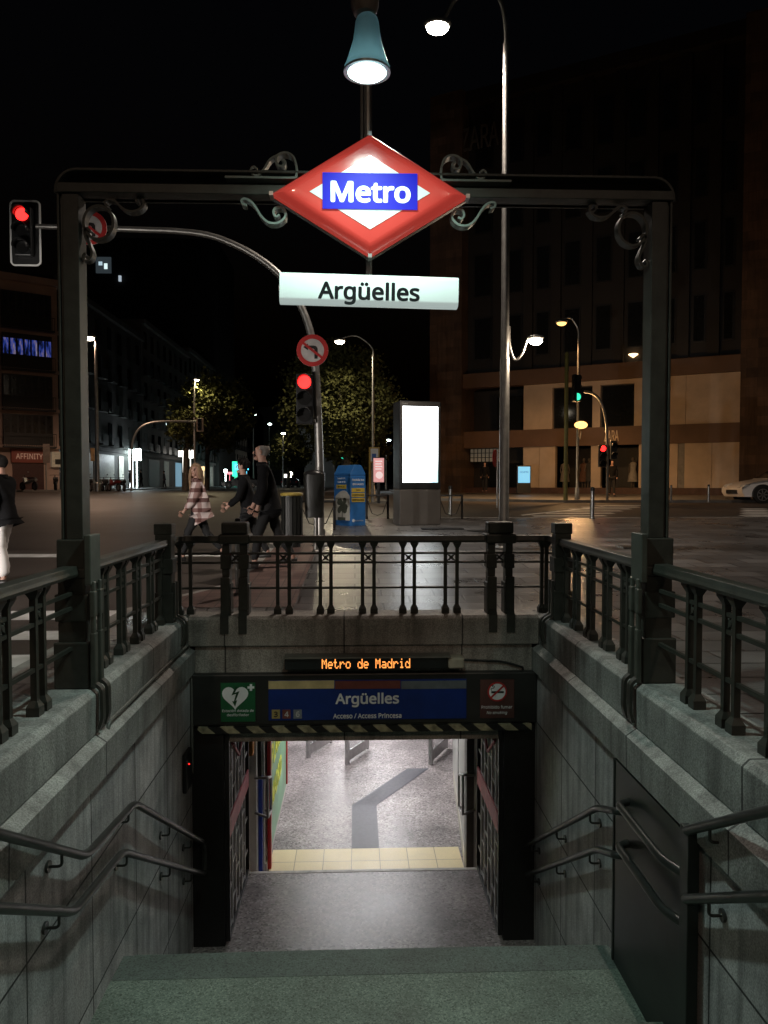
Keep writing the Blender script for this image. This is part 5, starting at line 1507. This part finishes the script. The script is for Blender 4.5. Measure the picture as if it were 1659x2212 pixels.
for px, py, Y, w, h_, m_, lb in [(283, 980, 81, .55, .9, BULB_C, 'bright white shop lamp left of the lit doorway'), (295, 982, 83, .9, 1.2, BULB_C, 'big bright white shop lamp over the lit doorway'), (395, 980, 100, 1.2, .8, glow('sign_white_lit', (1, .95, .85), 3), 'left lit white sign above the plaid jacket'), (411, 981, 104, .9, 1.1, bpy.data.materials['sign_white_lit'], 'right lit white sign above the plaid jacket'), (522, 1009, 122, 2.2, .9, SHC, 'cyan lit shop sign left of the walking man'), (507, 1013, 124, .8, 2.4, glow('sign_green_lit', (.05, .9, .5), 1.6), 'green lit vertical shop sign beside the dark car'), (487, 1017, 130, .5, .5, BULB_C, 'small white shop light left of the green vertical sign'), (496, 1022, 132, 1.0, .4, glow('sign_pink_lit', (1, .25, .3), 1.2), 'small pink lit sign below the white shop light'), (618, 1028, 160, 1.4, .7, bpy.data.materials['sign_white_lit'], 'low white lit shop front under the small far tree'), (628, 1022, 170, .7, .7, BULB_W, 'small warm light under the small far tree'), (664, 1026, 140, .7, .5, BULB_C, 'small white light just left of the curved mast foot'), (440, 1012, 118, 1.2, .6, glow('sign_amber_lit', (1, .7, .35), 1.6), 'amber lit shop sign right of the two white signs')]:
    p = at(px, py, Y)
    a = MB(); a.box(p.x-w/2, p.x+w/2, Y, Y+.15, p.z-h_/2, p.z+h_/2); a.box(p.x-.05, p.x+.05, Y+.02, Y+.1, g(Y)-.02, p.z-h_/2)
    tag(bevel(a.build('lit_sign', m_, origin=(p.x, Y, g(Y))), .06, 3), lb, 'lit sign')
lamp('POINT', tuple(at(297, 990, 80)), 220, (.85, .93, 1), .3, name='shop_lamp_light')
# far buildings closing the street
for px0, px1, Y, pyt, m_, lb in [(640, 694, 112, 925, PALEW, 'pale gabled house at the far street end behind the curved mast'), (560, 610, 205, 880, DARKW, 'dark far building at the end of the street')]:
    p0, p1 = at(px0, 1047, Y), at(px1, 1047, Y); zt_ = at(px0, pyt, Y).z; z0 = g(Y)-.2
    t = thing('far_building', lb, 'building', ((p0.x+p1.x)/2, Y, z0))
    a = MB(); a.box(p0.x+1.2, p1.x+2, Y, Y+14, z0, zt_-2); a.build('wall', m_, t)
    a = MB(); a.prism([(p0.x+.8, zt_-1.998), (p0.x-.2, zt_-.3), (p0.x+.2, zt_), (p1.x+2.2, zt_+.5), (p1.x+2.2, zt_-1.998)], 14.4, 'y', Y-.2); a.build('roof', m_, t)
    for k in range(3):
        a = MB(); a.box(p0.x+1.6+k*1.4, p0.x+2.3+k*1.4, Y-.03, Y-.002, z0+4, z0+5.6); a.build('window', BLACK, t)
# lit room high up on a dark block behind the arch post
t = thing('dark_block', 'dark high block behind the left arch post with one dim lit room', 'building', tuple(at(300, 1047, 130)))
p0, p1 = at(150, 545, 132), at(470, 700, 132)
a = MB(); a.box(p0.x, p1.x, 132, 150, .5, p0.z+2.5); a.build('wall', mat('night_wall', (.03, .03, .03), .9), t)
for (xa, ya, xb, yb, cc, es) in [(208, 556, 240, 590, (.10, .13, .15), .25), (214, 566, 222, 574, (.6, .8, .9), .7), (226, 570, 233, 582, (.8, 1, 1), 1.0), (257, 596, 262, 608, (.6, .7, .8), .6), (238, 730, 241, 764, (.6, .6, .6), .35), (220, 795, 223, 815, (.6, .6, .6), .4)]:
    q0, q1 = at(xa, yb, 131.9), at(xb, ya, 131.9)
    a = MB(); dY = .3 if es == .25 else .35
    a.box(q0.x, q1.x, 131.97-dY, 131.99, q0.z, q1.z); a.build('lit_window', glow('dim_room_light', cc, es), t)

# ------------------------------------------------------------------ trees
LEAF = None
def leaf_mat(name, col):
    m, ns, lk, b = nodes(name)
    tc = N(ns, 'ShaderNodeTexCoord'); nz = N(ns, 'ShaderNodeTexNoise', Scale=2.2, Detail=4); lk.new(tc.outputs['Object'], nz.inputs['Vector'])
    rp = N(ns, 'ShaderNodeValToRGB'); rp.color_ramp.elements[0].position = .35; rp.color_ramp.elements[1].position = .65
    rp.color_ramp.elements[0].color = rgba([c*.6 for c in col]); rp.color_ramp.elements[1].color = rgba([c*1.4 for c in col])
    lk.new(nz.outputs['Fac'], rp.inputs[0]); lk.new(rp.outputs[0], b.inputs['Base Color'])
    b.inputs['Roughness'].default_value = .85
    b.inputs['Specular IOR Level'].default_value = .1
    return m
LEAF = leaf_mat('plane_leaf', (.05, .052, .018))
BARK = mat('bark', (.10, .085, .065), .9, 0, .4, 4, .5, 30)
def tree(label, px, Y, crown, n, leaf=.26, trunk=.16, seed=1, m=LEAF):
    """crown: (px centre, py centre, half width px, half height px)"""
    rnd = random.Random(seed)
    b = base_at(px, Y)
    t = thing('street_tree', label, 'tree', b, group='street trees')
    c = at(crown[0], crown[1], Y); rx = crown[2]/1660*Y; rzz = crown[3]/1660*Y
    a = MB()
    fork = Vector((b.x+.1, Y, b.z+max(1.8, (c.z-rzz-b.z)*.95)))
    a.tube(spline([b+Vector((0, 0, -.1)), b+Vector((.05, 0, .8)), fork], 4), [trunk*1.3-trunk*.4*i/8 for i in range(9)], 10)
    clumps = []
    for k in range(46):
        while True:
            v = Vector((rnd.uniform(-1, 1), rnd.uniform(-1, 1), rnd.uniform(-1, 1)))
            if .25 < v.length < 1: break
        q = Vector((c.x+v.x*rx*.95, Y+v.y*rx*.9, c.z+v.z*rzz*.95))
        clumps.append((q, rnd.uniform(.14, .42)*min(rx, rzz)))
    for q, _ in clumps[::3]:
        mid = (fork+q)/2+Vector((rnd.uniform(-.2, .2), 0, .25))
        a.tube(spline([fork, mid, q], 4), [trunk*.62*(1-i/9.5) for i in range(9)], 6)
    a.build('trunk', BARK, t, smooth=True)
    a = MB()
    for i in range(n):
        q, r = rnd.choice(clumps)
        while True:
            v = Vector((rnd.gauss(0, .55), rnd.gauss(0, .55), rnd.gauss(0, .5)))
            if v.length < 1.6: break
        p = q+v*r
        M = Euler((rnd.uniform(-1.1, 1.1), rnd.uniform(-1.1, 1.1), rnd.uniform(0, 6.3))).to_matrix()
        s = leaf*rnd.uniform(.6, 1.25)
        a.add([p+M @ Vector(w)*s for w in ((-.5, 0, 0), (-.1, -.42, .06), (.55, 0, 0), (-.1, .42, .06))], [(0, 1, 2, 3)])
    me = bpy.data.meshes.new('crown'); me.from_pydata(a.v, [], a.f)
    link('crown', me, m, t)
    return t
tree('big plane tree with lit leaves in the middle behind the curved mast', 745, 36, (735, 880, 98, 138), 42000, .17, .2, 11)
tree('leafy plane tree with lit top on the left street', 400, 60, (452, 890, 86, 72), 19000, .28, .22, 5)
tree('second dark tree right of the lit left tree', 446, 66, (478, 905, 56, 62), 12000, .3, .2, 6)
tree('small lit tree far down the street behind the walking man', 622, 95, (625, 975, 46, 40), 9000, .34, .2, 8)
tree('dark tree in shadow between the central tree and the bright screen', 800, 48, (806, 930, 42, 90), 13000, .26, .2, 9)

# ------------------------------------------------------------------ vehicles
TYRE = mat('tyre_rubber', (.012, .012, .012), .8)
ALLOY = mat('alloy_rim', (.35, .35, .36), .35, .8)
def car(name, label, loc, rz, paint, taxi=False, kind='car'):
    """Front at x=0 looking to -x, length 4.5 m."""
    t = thing(name, label, kind, loc, rz, world=False)
    up = [(0, .42), (.0, .60), (.10, .70), (.45, .82), (1.15, .93), (1.35, .97), (4.1, 1.02), (4.42, .98), (4.5, .80), (4.48, .42), (4.35, .26), (.12, .24)]
    a = MB()
    lev = [(.70, 0), (.84, .0), (.88, .0)]
    n = len(up); vs = []
    for y, k in ((-.72, .06), (-.86, .0), (.86, .0), (.72, .06)):
        vs += [(x+(k if x < 2 else -k), y, z-(k*.3 if z > .5 else -k*.3)) for x, z in up]
    fs = [tuple(range(n)), tuple(range(4*n-1, 3*n-1, -1))]
    fs += [(i*n+k, i*n+(k+1) % n, (i+1)*n+(k+1) % n, (i+1)*n+k) for i in range(3) for k in range(n)]
    a.add(vs, fs); body = a.build('body', paint, t, smooth=True)
    cab = [(1.25, .955), (2.05, 1.40), (2.45, 1.46), (3.2, 1.44), (4.15, 1.01)]
    a = MB(); m_ = len(cab); vs = []
    for y0, s in ((-1, 1), (1, 1)):
        vs += [(x, y0*(.80-.22*(z-.95)/.5), z) for x, z in cab]
    a.add(vs, [tuple(range(m_)), tuple(range(2*m_-1, m_-1, -1))] + [(k, k+m_, (k+1)+m_, k+1) for k in range(m_-1)])
    a.build('cabin', paint, t)
    a = MB()
    for s in (-1, 1):
        def w(x, z): return (x, s*(.806-.22*(z-.95)/.5), z)
        a.add([w(1.60, .99), w(2.12, 1.36), w(2.55, 1.41), w(2.55, .99)], [(0, 1, 2, 3)]); a.add([w(2.62, .99), w(2.62, 1.41), w(3.15, 1.39), w(3.75, 1.05), w(3.7, .99)], [(0, 1, 2, 3, 4)])
    a.add([(1.30, -.70, .985), (1.30, .70, .985), (2.02, .60, 1.395), (2.02, -.60, 1.395)], [(0, 1, 2, 3)])
    for v in range(len(a.v)-4, len(a.v)): a.v[v] = (a.v[v][0]-.015, a.v[v][1], a.v[v][2]+.012)
    a.build('window', GLASS, t)
    for x in (.85, 3.62):
        for s in (-1, 1):
            a = MB(); a.lathe((x, s*.74, .325), [(.27, -.11), (.325, -.09), (.325, .09), (.27, .11)], 24, 'y'); wh = a.build('wheel', TYRE, t, smooth=True)
            a = MB()
            yo = s*.862
            a.lathe((x, yo-s*.01, .325), [(.235, -.006), (.235, .006)], 24, 'y')
            a.build('wheel_dish', BLACK, wh)
            a = MB()
            for k in range(7):
                w_ = 2*PI*k/7
                a.obox((x+.115*math.cos(w_), yo+s*.004, .325+.115*math.sin(w_)), (.115, .006, .022), ry=-w_)
            ribbon(a, [(x+.228*math.cos(2*PI*i/24), .325+.228*math.sin(2*PI*i/24)) for i in range(25)], .03, yo-.006, yo+.008)
            a.build('rim', ALLOY, wh)
            a = MB(); a.lathe((x, s*.805, .36), [(.385, -.058), (.385, .058)], 24, 'y'); a.build('wheel_arch', BLACK, t)
    for s in (-1, 1):
        a = MB(); a.obox((.20, s*.68, .70), (.17, .13, .055), rz=s*-.5, ry=-.25); bevel(a.build('headlight', mat('headlight_glass', (.6, .6, .6), .1, 0, .05, 2), t), .03)
        a = MB(); a.box(4.40, 4.52, s*.62-.12, s*.62+.12, .74, .90); a.build('tail_light', mat('tail_red', (.4, .01, .01), .2), t)
        a = MB(); a.box(1.72, 1.88, s*.80-.02, s*.80+s*.16, .98, 1.10) if s > 0 else a.box(1.72, 1.88, s*.80-.16, s*.80+.02, .98, 1.10); bevel(a.build('mirror', paint, t), .02)
        a = MB(); a.box(2.59, 2.60, s*.866-.003, s*.866+.003, .35, .97); a.box(1.52, 1.53, s*.866-.003, s*.866+.003, .35, .95); a.build('door_seam', BLACK, t)
        if taxi:
            a = MB(); a.add([(1.95, s*.869, .93), (2.35, s*.869, .93), (2.75, s*.869, .42), (2.35, s*.869, .42)], [(0, 1, 2, 3)]); a.build('red_stripe', RED, t)
    a = MB(); a.box(-.012, .02, -.45, .45, .36, .52); a.build('grille', BLACK, t)
    return t
p = at(1566, 1085, 34)
CARW = mat('white_car_paint', (.85, .82, .81), .22, 0, .05, 1, coat=.5)
car('white_car', 'white car with red door stripe entering at the right edge', (p.x, 33.4, g(33.4)-KERB), 0, CARW, True).scale = (1.08, 1.08, 1.08)
CARD = mat('dark_car_paint', (.02, .02, .025), .2, 0, .05, 1, coat=.5)
p = at(478, 1047, 92)
dcar = car('dark_car', 'dark car far down the left street', (p.x, 92, g(92)-KERB), R(8), CARD)
a = MB(); a.ball((4.55, -.6, .8), .09, 8, 6); a.build('rear_lamp', glow('car_lamp', (1, .9, .8), 6), dcar)
for i, (px, py, lb) in enumerate([(637, 1031, 'left of the two bright headlights far down the street'), (650, 1033, 'right of the two bright headlights far down the street')]):
    q = at(px, py, 120)
    t = car('approaching_car', 'far car with lit headlights, '+('left' if i == 0 else 'right')+' one beyond the walking man', (q.x-.9, 119, g(119)-KERB), R(-90), CARD)
    for s in (-1, 1):
        a = MB(); a.ball((-.06, s*.6, .68), .16, 8, 6); a.build('headlight', glow('headlight_on', (1, .96, .9), 14), t)
# car waiting at the crossing beside the viewer, its dipped headlights on the zebra stripes
t = car('waiting_car', 'dark car waiting at the zebra crossing left of the viewer, headlights on', (-7.6, 3.4, g(3.4)-KERB), R(-90), CARD)
for s in (-1, 1):
    a = MB(); a.ball((-.06, s*.64, .68), .08, 10, 6); a.build('headlight', glow('dipped_headlight', (1, .95, .88), 12), t)
    lamp('SPOT', (-7.6+s*.64, 3.55, g(3.4)-KERB+.66), 1400, (1, .93, .86), .05, (R(88), 0, R(-14)), 64, .5, name='headlight_beam')
# parked motorbikes
def motorbike(label, loc, rz, col):
    t = thing('motorbike', label, 'motorbike', loc, rz, group='parked motorbikes', world=False)
    for x in (-.65, .65):
        a = MB()
        pts = [(x+.25*math.cos(2*PI*i/18), 0, .30+.25*math.sin(2*PI*i/18)) for i in range(19)]
        a.tube(pts, .055, 8, caps=False); w_ = a.build('wheel', TYRE, t, smooth=True)
        a = MB(); a.lathe((x, 0, .30), [(.20, -.012), (.20, .012)], 16, 'y'); a.build('rim', ALLOY, w_)
    a = MB(); a.prism([(-.75, .62), (-.3, .55), (.1, .42), (.42, .45), (.5, .85), (.38, .92), (.25, .55), (.0, .52), (-.3, .78), (-.8, .80)], .26, 'y', -.13); bevel(a.build('body', col, t), .04, 3)
    a = MB(); a.box(-.72, .02, -.12, .12, .80, .90); bevel(a.build('seat', BLACKP, t), .03)
    a = MB(); a.tube([(.66, 0, .30), (.45, 0, .95), (.40, 0, 1.06)], .03, 8); a.tube([(.40, -.34, 1.04), (.42, -.1, 1.06), (.42, .1, 1.06), (.40, .34, 1.04)], .016, 8); a.tube([(.42, -.25, 1.05), (.46, -.3, 1.25)], .008, 6); a.build('handlebar', BLACK, t)
    a = MB(); a.lathe((.47, -.31, 1.27), [(.055, -.01), (.055, .01)], 10, 'x'); a.build('mirror', ALLOY, t)
    a = MB(); a.ball((.53, 0, .86), (.06, .09, .08), 10, 6); a.build('headlight', mat('bike_headlight', (.6, .6, .6), .1), t)
    return t
BC = [mat('bike_black', (.02, .02, .02), .25), mat('bike_red', (.16, .02, .02), .3), mat('bike_grey', (.15, .15, .15), .3)]
for px, Y, rz, c, lb in [(190, 57, 2.2, 0, 'black parked motorbike nearest the arch post on its right side'), (208, 58, 2.3, 2, 'grey parked motorbike second from the arch post'), (226, 58.5, 2.1, 0, 'black parked motorbike in the middle of the kerb row'), (246, 59, 2.4, 1, 'dark red parked motorbike in the kerb row'), (262, 60, 2.2, 0, 'black parked motorbike nearest the bright shop doorway'), (120, 53, 2.0, 0, 'black parked motorbike left of the arch post by the red shop'), (62, 54, 2.6, 2, 'grey parked motorbike beside the walker in black coat')]:
    p = at(px, 1047, Y); motorbike(lb, (p.x, Y, g(Y)-(KERB if Y > 55 else 0)+.0), rz, BC[c])

# ------------------------------------------------------------------ people
def skin_mesh(name, V, E_, rad, root=0, sub=2):
    me = bpy.data.meshes.new(name); me.from_pydata(V, E_, [])
    o = bpy.data.objects.new(name, me); C.objects.link(o)
    o.modifiers.new('skin', 'SKIN').use_smooth_shade = True
    for i, d in enumerate(me.skin_vertices[0].data):
        r = rad[i]; d.radius = r if isinstance(r, tuple) else (r, r); d.use_root = (i == root)
    s = o.modifiers.new('sub', 'SUBSURF'); s.levels = sub; s.render_levels = sub
    out = bpy.data.meshes.new_from_object(o.evaluated_get(bpy.context.evaluated_depsgraph_get()))
    bpy.data.objects.remove(o); bpy.data.meshes.remove(me)
    if name != 'body':                                       # folds in the cloth
        from mathutils import noise
        for v in out.vertices:
            p = v.co
            w = noise.noise(Vector((p.x*9, p.y*9, p.z*22)))*.011 + noise.noise(p*30+Vector((5, 3, 1)))*.005
            v.co = p + v.normal*w
    return out
def merge(me, mb):
    bm = bmesh.new(); bm.from_mesh(me)
    m2 = mb.mesh('tmp'); bm.from_mesh(m2); bm.to_mesh(me); bm.free(); bpy.data.meshes.remove(m2)
    for p in me.polygons: p.use_smooth = True
SKIN = mat('skin', (.42, .24, .18), .55, 0, .1)
def person(label, loc, rz, H, legs, arms, lean, top, trousers, hair, shoes, hairstyle='short', coat=0, flare=0, headturn=0, hood=False, small=False, skin=SKIN, bulk=1.0):
    """Faces +y before the turn rz. legs/arms: (upper, lower) swing angles in degrees, forward positive, for left (-x) and right (+x)."""
    k = H/1.76
    t = thing('person', label, 'person', loc, rz, world=False)
    V, E_, Rr = [], [], []
    def vert(p, r):
        V.append(Vector(p)*k); Rr.append(r*k if not isinstance(r, tuple) else (r[0]*k, r[1]*k)); return len(V)-1
    def seg(a, b): E_.append((a, b)); return b
    d = lambda a: Vector((0, math.sin(R(a)), -math.cos(R(a))))
    upv = Vector((0, math.sin(R(lean)), math.cos(R(lean))))
    low = []
    for i, s in enumerate((-1, 1)):
        h = Vector((s*.09, 0, -.03)); kn = h+d(legs[i][0])*.43; an = kn+d(legs[i][1])*.41
        low.append((h, kn, an, an+Vector((s*.015, .0, -.065)), an+Vector((s*.03, .17, -.075))))
    zmin = min(l[4].z for l in low)-.025
    P = Vector((0, 0, -zmin))
    pel = vert(P, (.145, .11)); ch1 = vert(P+upv*.20, (.13, .105)); ch2 = vert(P+upv*.38, (.16, .115)); nb = vert(P+upv*.51, (.07, .065))
    for a, b in ((pel, ch1), (ch1, ch2), (ch2, nb)): seg(a, b)
    fw = Vector((0, 1, 0)); 
    nk = seg(nb, vert(P+upv*.57, (.052, .055)))
    HC = P+upv*.545+Vector((0, .025, .135))
    h1 = seg(nk, vert(HC+Vector((0, .0, -.05)), (.062, .075))); h2 = seg(h1, vert(HC+Vector((0, -.005, .03)), (.076, .094))); seg(h2, vert(HC+Vector((0, -.01, .085)), (.055, .07)))
    arms_w = []
    for i, s in enumerate((-1, 1)):
        sh = P+upv*.45+Vector((s*.18, 0, 0))
        a0 = seg(ch2, vert(sh, .058))
        el = sh+(d(arms[i][0])+Vector((s*.12, 0, 0))).normalized()*.29
        wr = el+(d(arms[i][1])+Vector((-s*(arms[i][2] if len(arms[i]) > 2 else 0), 0, 0))).normalized()*.25
        a1 = seg(a0, vert(el, .043)); a2 = seg(a1, vert(wr, .028))
        hd2 = wr+(wr-el).normalized()*.06
        seg(a2, vert(hd2, (.036, .02)))
        arms_w.append((sh, el, wr, hd2))
    for i, s in enumerate((-1, 1)):
        h, kn, an, heel, toe = [q+P for q in low[i]]
        a0 = seg(pel, vert(h, .088)); a1 = seg(a0, vert(h*.5+kn*.5, .078)); a2 = seg(a1, vert(kn, .056)); a3 = seg(a2, vert(kn*.6+an*.4, .055)); a4 = seg(a3, vert(an, .038)); a5 = seg(a4, vert(heel+Vector((0, .03, 0)), .036)); seg(a5, vert(toe, (.04, .026)))
    me = skin_mesh('body', V, E_, Rr, pel, 1 if small else 2)
    ex = MB()
    if not small:
        for sh, el, wr, hd2 in arms_w:                     # five bent fingers on each hand
            ax = (wr-el).normalized(); side = ax.cross(Vector((1, 0, 0))).normalized(); nr = ax.cross(side).normalized()
            b0 = hd2+ax*.02
            for j, L in enumerate((.062, .075, .07, .055)):
                o_ = side*(-.027+.018*j); q0 = b0+o_
                ex.tube([q*k for q in (q0, q0+ax*L*.5+nr*.004, q0+ax*L*.85+nr*.022)], [.0088*k, .008*k, .006*k], 6)
            q0 = wr+ax*.035-side*.03
            ex.tube([q*k for q in (q0, q0+ax*.03-side*.02, q0+ax*.06-side*.022+nr*.008)], [.010*k, .009*k, .007*k], 6)
        c = HC*k
        HT = Matrix.Rotation(R(headturn), 3, 'Z')
        def hp(x, y, z): return c + (HT @ Vector((x, y, z)))*k
        ex.add([hp(-.012, .082, .02), hp(.012, .082, .02), hp(.019, .088, -.025), hp(-.019, .088, -.025), hp(0, .118, -.018), hp(0, .092, .018)], [(0, 3, 4, 5), (1, 5, 4, 2), (3, 2, 4), (0, 5, 1)])
        for s in (-1, 1): ex.ball(hp(s*.082, -.005, .0), (.012*k, .022*k, .034*k), 8, 6)
        ex.ball(hp(0, .055, -.085), (.04*k, .04*k, .03*k), 10, 6)
    merge(me, ex)
    me.materials.clear()
    link('body', me, skin, t)
    if not small:
        e = MB()
        for s in (-1, 1): e.ball(hp(s*.032, .083, .018), (.012*k, .008*k, .008*k), 8, 5)
        e.build('eyes', BLACK, t)
        e = MB(); e.ball(hp(0, .09, -.052), (.024*k, .01*k, .007*k), 10, 5); e.build('mouth', mat('lips', (.32, .12, .10), .5), t)
    # trousers
    V, E_, Rr = [], [], []
    p0 = vert(P+Vector((0, 0, .06)), (.155, .125)); p1 = seg(p0, vert(P+Vector((0, 0, -.02)), (.15, .125)))
    for i in range(2):
        h, kn, an, heel, toe = [q+P for q in low[i]]
        fl = flare
        a0 = seg(p1, vert(h+(kn-h)*.2, .095)); a1 = seg(a0, vert(h*.45+kn*.55, .088)); a2 = seg(a1, vert(kn, .07+fl*.3)); a3 = seg(a2, vert(kn*.5+an*.5, .066+fl*.7)); seg(a3, vert(an+Vector((0, .01, .0)), .055+fl))
    me = skin_mesh('trousers', V, E_, Rr, p0, 1 if small else 2); me.materials.clear(); link('trousers', me, trousers, t, smooth=True)
    # top
    V, E_, Rr = [], [], []
    q_ = bulk
    p0 = vert(P+upv*(-.02), (.175*q_, .145*q_)); p1 = seg(p0, vert(P+upv*.18, (.165*q_, .135*q_))); p2 = seg(p1, vert(P+upv*.38, (.185*(q_+1)/2, .14*(q_+1)/2))); seg(p2, vert(P+upv*.505, (.085, .08)))
    if coat: 
        q = seg(p0, vert(P+Vector((0, -.02, -coat*.5)), (.185*q_, .155*q_))); seg(q, vert(P+Vector((0, -.03, -coat)), (.178*q_, .15*q_)))
    for sh, el, wr, hd2 in arms_w:
        a0 = seg(p2, vert(sh, .082)); a1 = seg(a0, vert(el, .068*q_)); seg(a1, vert(el+(wr-el)*.95, .05))
    me = skin_mesh('coat', V, E_, Rr, p0, 1 if small else 2); me.materials.clear(); link('coat' if coat else 'jacket', me, top, t, smooth=True)
    if not small:
        a = MB()
        col = P+upv*.50
        a.lathe((0, 0, 0), [(.10, 0), (.085, .05), (.08, .05), (.09, 0)], 14)
        a.v = [tuple((col+Vector(v)+Vector((0, .005, -.01)))*k) for v in a.v]; a.build('collar', top, t, smooth=True)
    # hair
    a = MB(); c = HC*k
    HT = Matrix.Rotation(R(headturn), 3, 'Z')
    def hq(x, y, z): return c + (HT @ Vector((x, y, z)))*k
    rnd = random.Random(int(H*100))
    cap = MB(); cap.ball((0, -.018, .032), (.088, .106, .098), 18, 12)
    keep = [i for i, v in enumerate(cap.v)]
    vs = [hq(v[0]*(1+rnd.uniform(-.03, .03)), v[1], v[2]+rnd.uniform(-.006, .006)) if not (v[1] > .02 and v[2] < .06) else hq(v[0]*.8, v[1]*.55, max(v[2], .02)) for v in cap.v]
    if hairstyle == 'balding': vs = [hq(cap.v[i][0]*1.02, cap.v[i][1]-.01, min(cap.v[i][2], .085)) if cap.v[i][1] < .03 else hq(cap.v[i][0]*.8, cap.v[i][1]*.4, cap.v[i][2]*.7) for i in range(len(vs))]
    a.add(vs, cap.f)
    if hairstyle == 'long':
        for j in range(22):
            w_ = R(150+240*j/21+rnd.uniform(-5, 5))
            x, y = .085*math.cos(w_-R(60)+PI*.0), .085*math.sin(w_-R(60))
            w2 = R(-200+220*j/21)
            x, y = .082*math.cos(w2), .09*math.sin(w2)-.012
            L = rnd.uniform(.26, .36)
            a.tube([hq(x*.8, y*.8, .07), hq(x*1.08, y*1.05, -.02), hq(x*1.3, y*1.2-.01, -.14), hq(x*1.25+rnd.uniform(-.02, .02), y*1.15-.02, -.05-L)], [.024*k, .03*k, .03*k, .012*k], 6)
    if hairstyle == 'curly':
        for j in range(40):
            v = Vector((rnd.gauss(0, 1), rnd.gauss(0, 1)-.3, rnd.gauss(0, 1)+.5)).normalized()
            if v.y > .45 and v.z < .5: continue
            a.ball(hq(v.x*.095, v.y*.105-.02, .03+v.z*.1), .028*k, 6, 4)
    a.build('hair', hair, t, smooth=True)
    # shoes
    for i in range(2):
        h, kn, an, heel, toe = [q+P for q in low[i]]
        b = MB(); b.tube([q*k for q in (heel+Vector((0, -.05, .0)), heel+Vector((0, .0, .01)), heel*.45+toe*.55+Vector((0, 0, .005)), toe+Vector((0, .05, -.003)))], [.034*k, .046*k, .044*k, .022*k], 10)
        b.v = [(x, y, max(z, 0.0)) for x, y, z in b.v]; b.build('shoe', shoes, t, smooth=True)
    return t, (P, k)
CLB = mat('black_wool', (.007, .007, .008), .9, 0, .3, 10, spec=.2)
CLK = mat('black_trousers', (.010, .010, .011), .85, 0, .3, 8)
SHB_ = mat('dark_shoe', (.02, .018, .016), .5)
BLOND = mat('blonde_hair', (.24, .15, .085), .6, 0, .35, 14, stretch=(4, 4, .6))
GREYH = mat('grey_hair', (.22, .20, .18), .8, 0, .35, 20)
DARKH = mat('black_hair', (.010, .008, .007), .8, 0, .3, 16, spec=.15)
p = at(428, 1047, 12.6)
person('walking woman with long fair hair in a pink and white plaid jacket', (p.x, 12.6, G(0, 12.6, True)), R(105), 1.62, ((26, 12), (-20, -42)), ((14, 40), (-12, 20)), 2, plaid('plaid_flannel'), CLK, BLOND, SHB_, 'long', .12, 0, 58, bulk=1.28)
p = at(582, 1047, 11)
person('grey haired walking man in a long black coat, bent slightly forward', (p.x, 11, G(0, 11)), R(96), 1.80, ((20, 8), (-14, -34)), ((2, 16), (8, 26)), 10, CLB, CLK, GREYH, SHB_, 'balding', .26)
p = at(536, 1047, 11.6)
_, (P_, k_) = person('dark haired person in black walking beside the grey haired man', (p.x, 11.6, G(0, 11.6)), R(92), 1.55, ((18, 4), (-14, -34)), ((12, 50), (14, 62)), 8, CLB, CLK, DARKH, SHB_, 'curly', .20)
p = at(8, 1047, 10.4)
person('person in black coat and white flared trousers walking out at the left edge', (p.x, 10.4, G(0, 10.4, True)), R(80), 1.72, ((2, -8), (16, 6)), ((-5, 10), (8, 30)), 4, CLB, mat('white_cotton', (.82, .79, .77), .8, 0, .06), DARKH, SHB_, 'short', .16, .05)
GREYC = mat('dim_clothes', (.05, .05, .055), .9)
for px, Y, H, lb, c in [(281, 76, 1.75, 'dark figure left of the bright shop doorway', CLB), (305, 74, 1.78, 'dark figure right of the bright shop doorway', CLB), (355, 70, 1.6, 'small figure with pale top by the bin under the left tree', GREYC), (1047, 43.5, 1.75, 'dark figure by the grid window at the shop entrance', CLB), (1322, 38, 1.8, 'dark figure in front of the right shop window', CLB)]:
    p = at(px, 1047, Y)
    person(lb, (p.x, Y, G(0, Y)), R(100 if px < 1000 else 170), H, ((10, 4), (-8, -16)), ((5, 12), (-5, 10)), 2, c, CLK, DARKH, SHB_, 'short', .16, small=True)
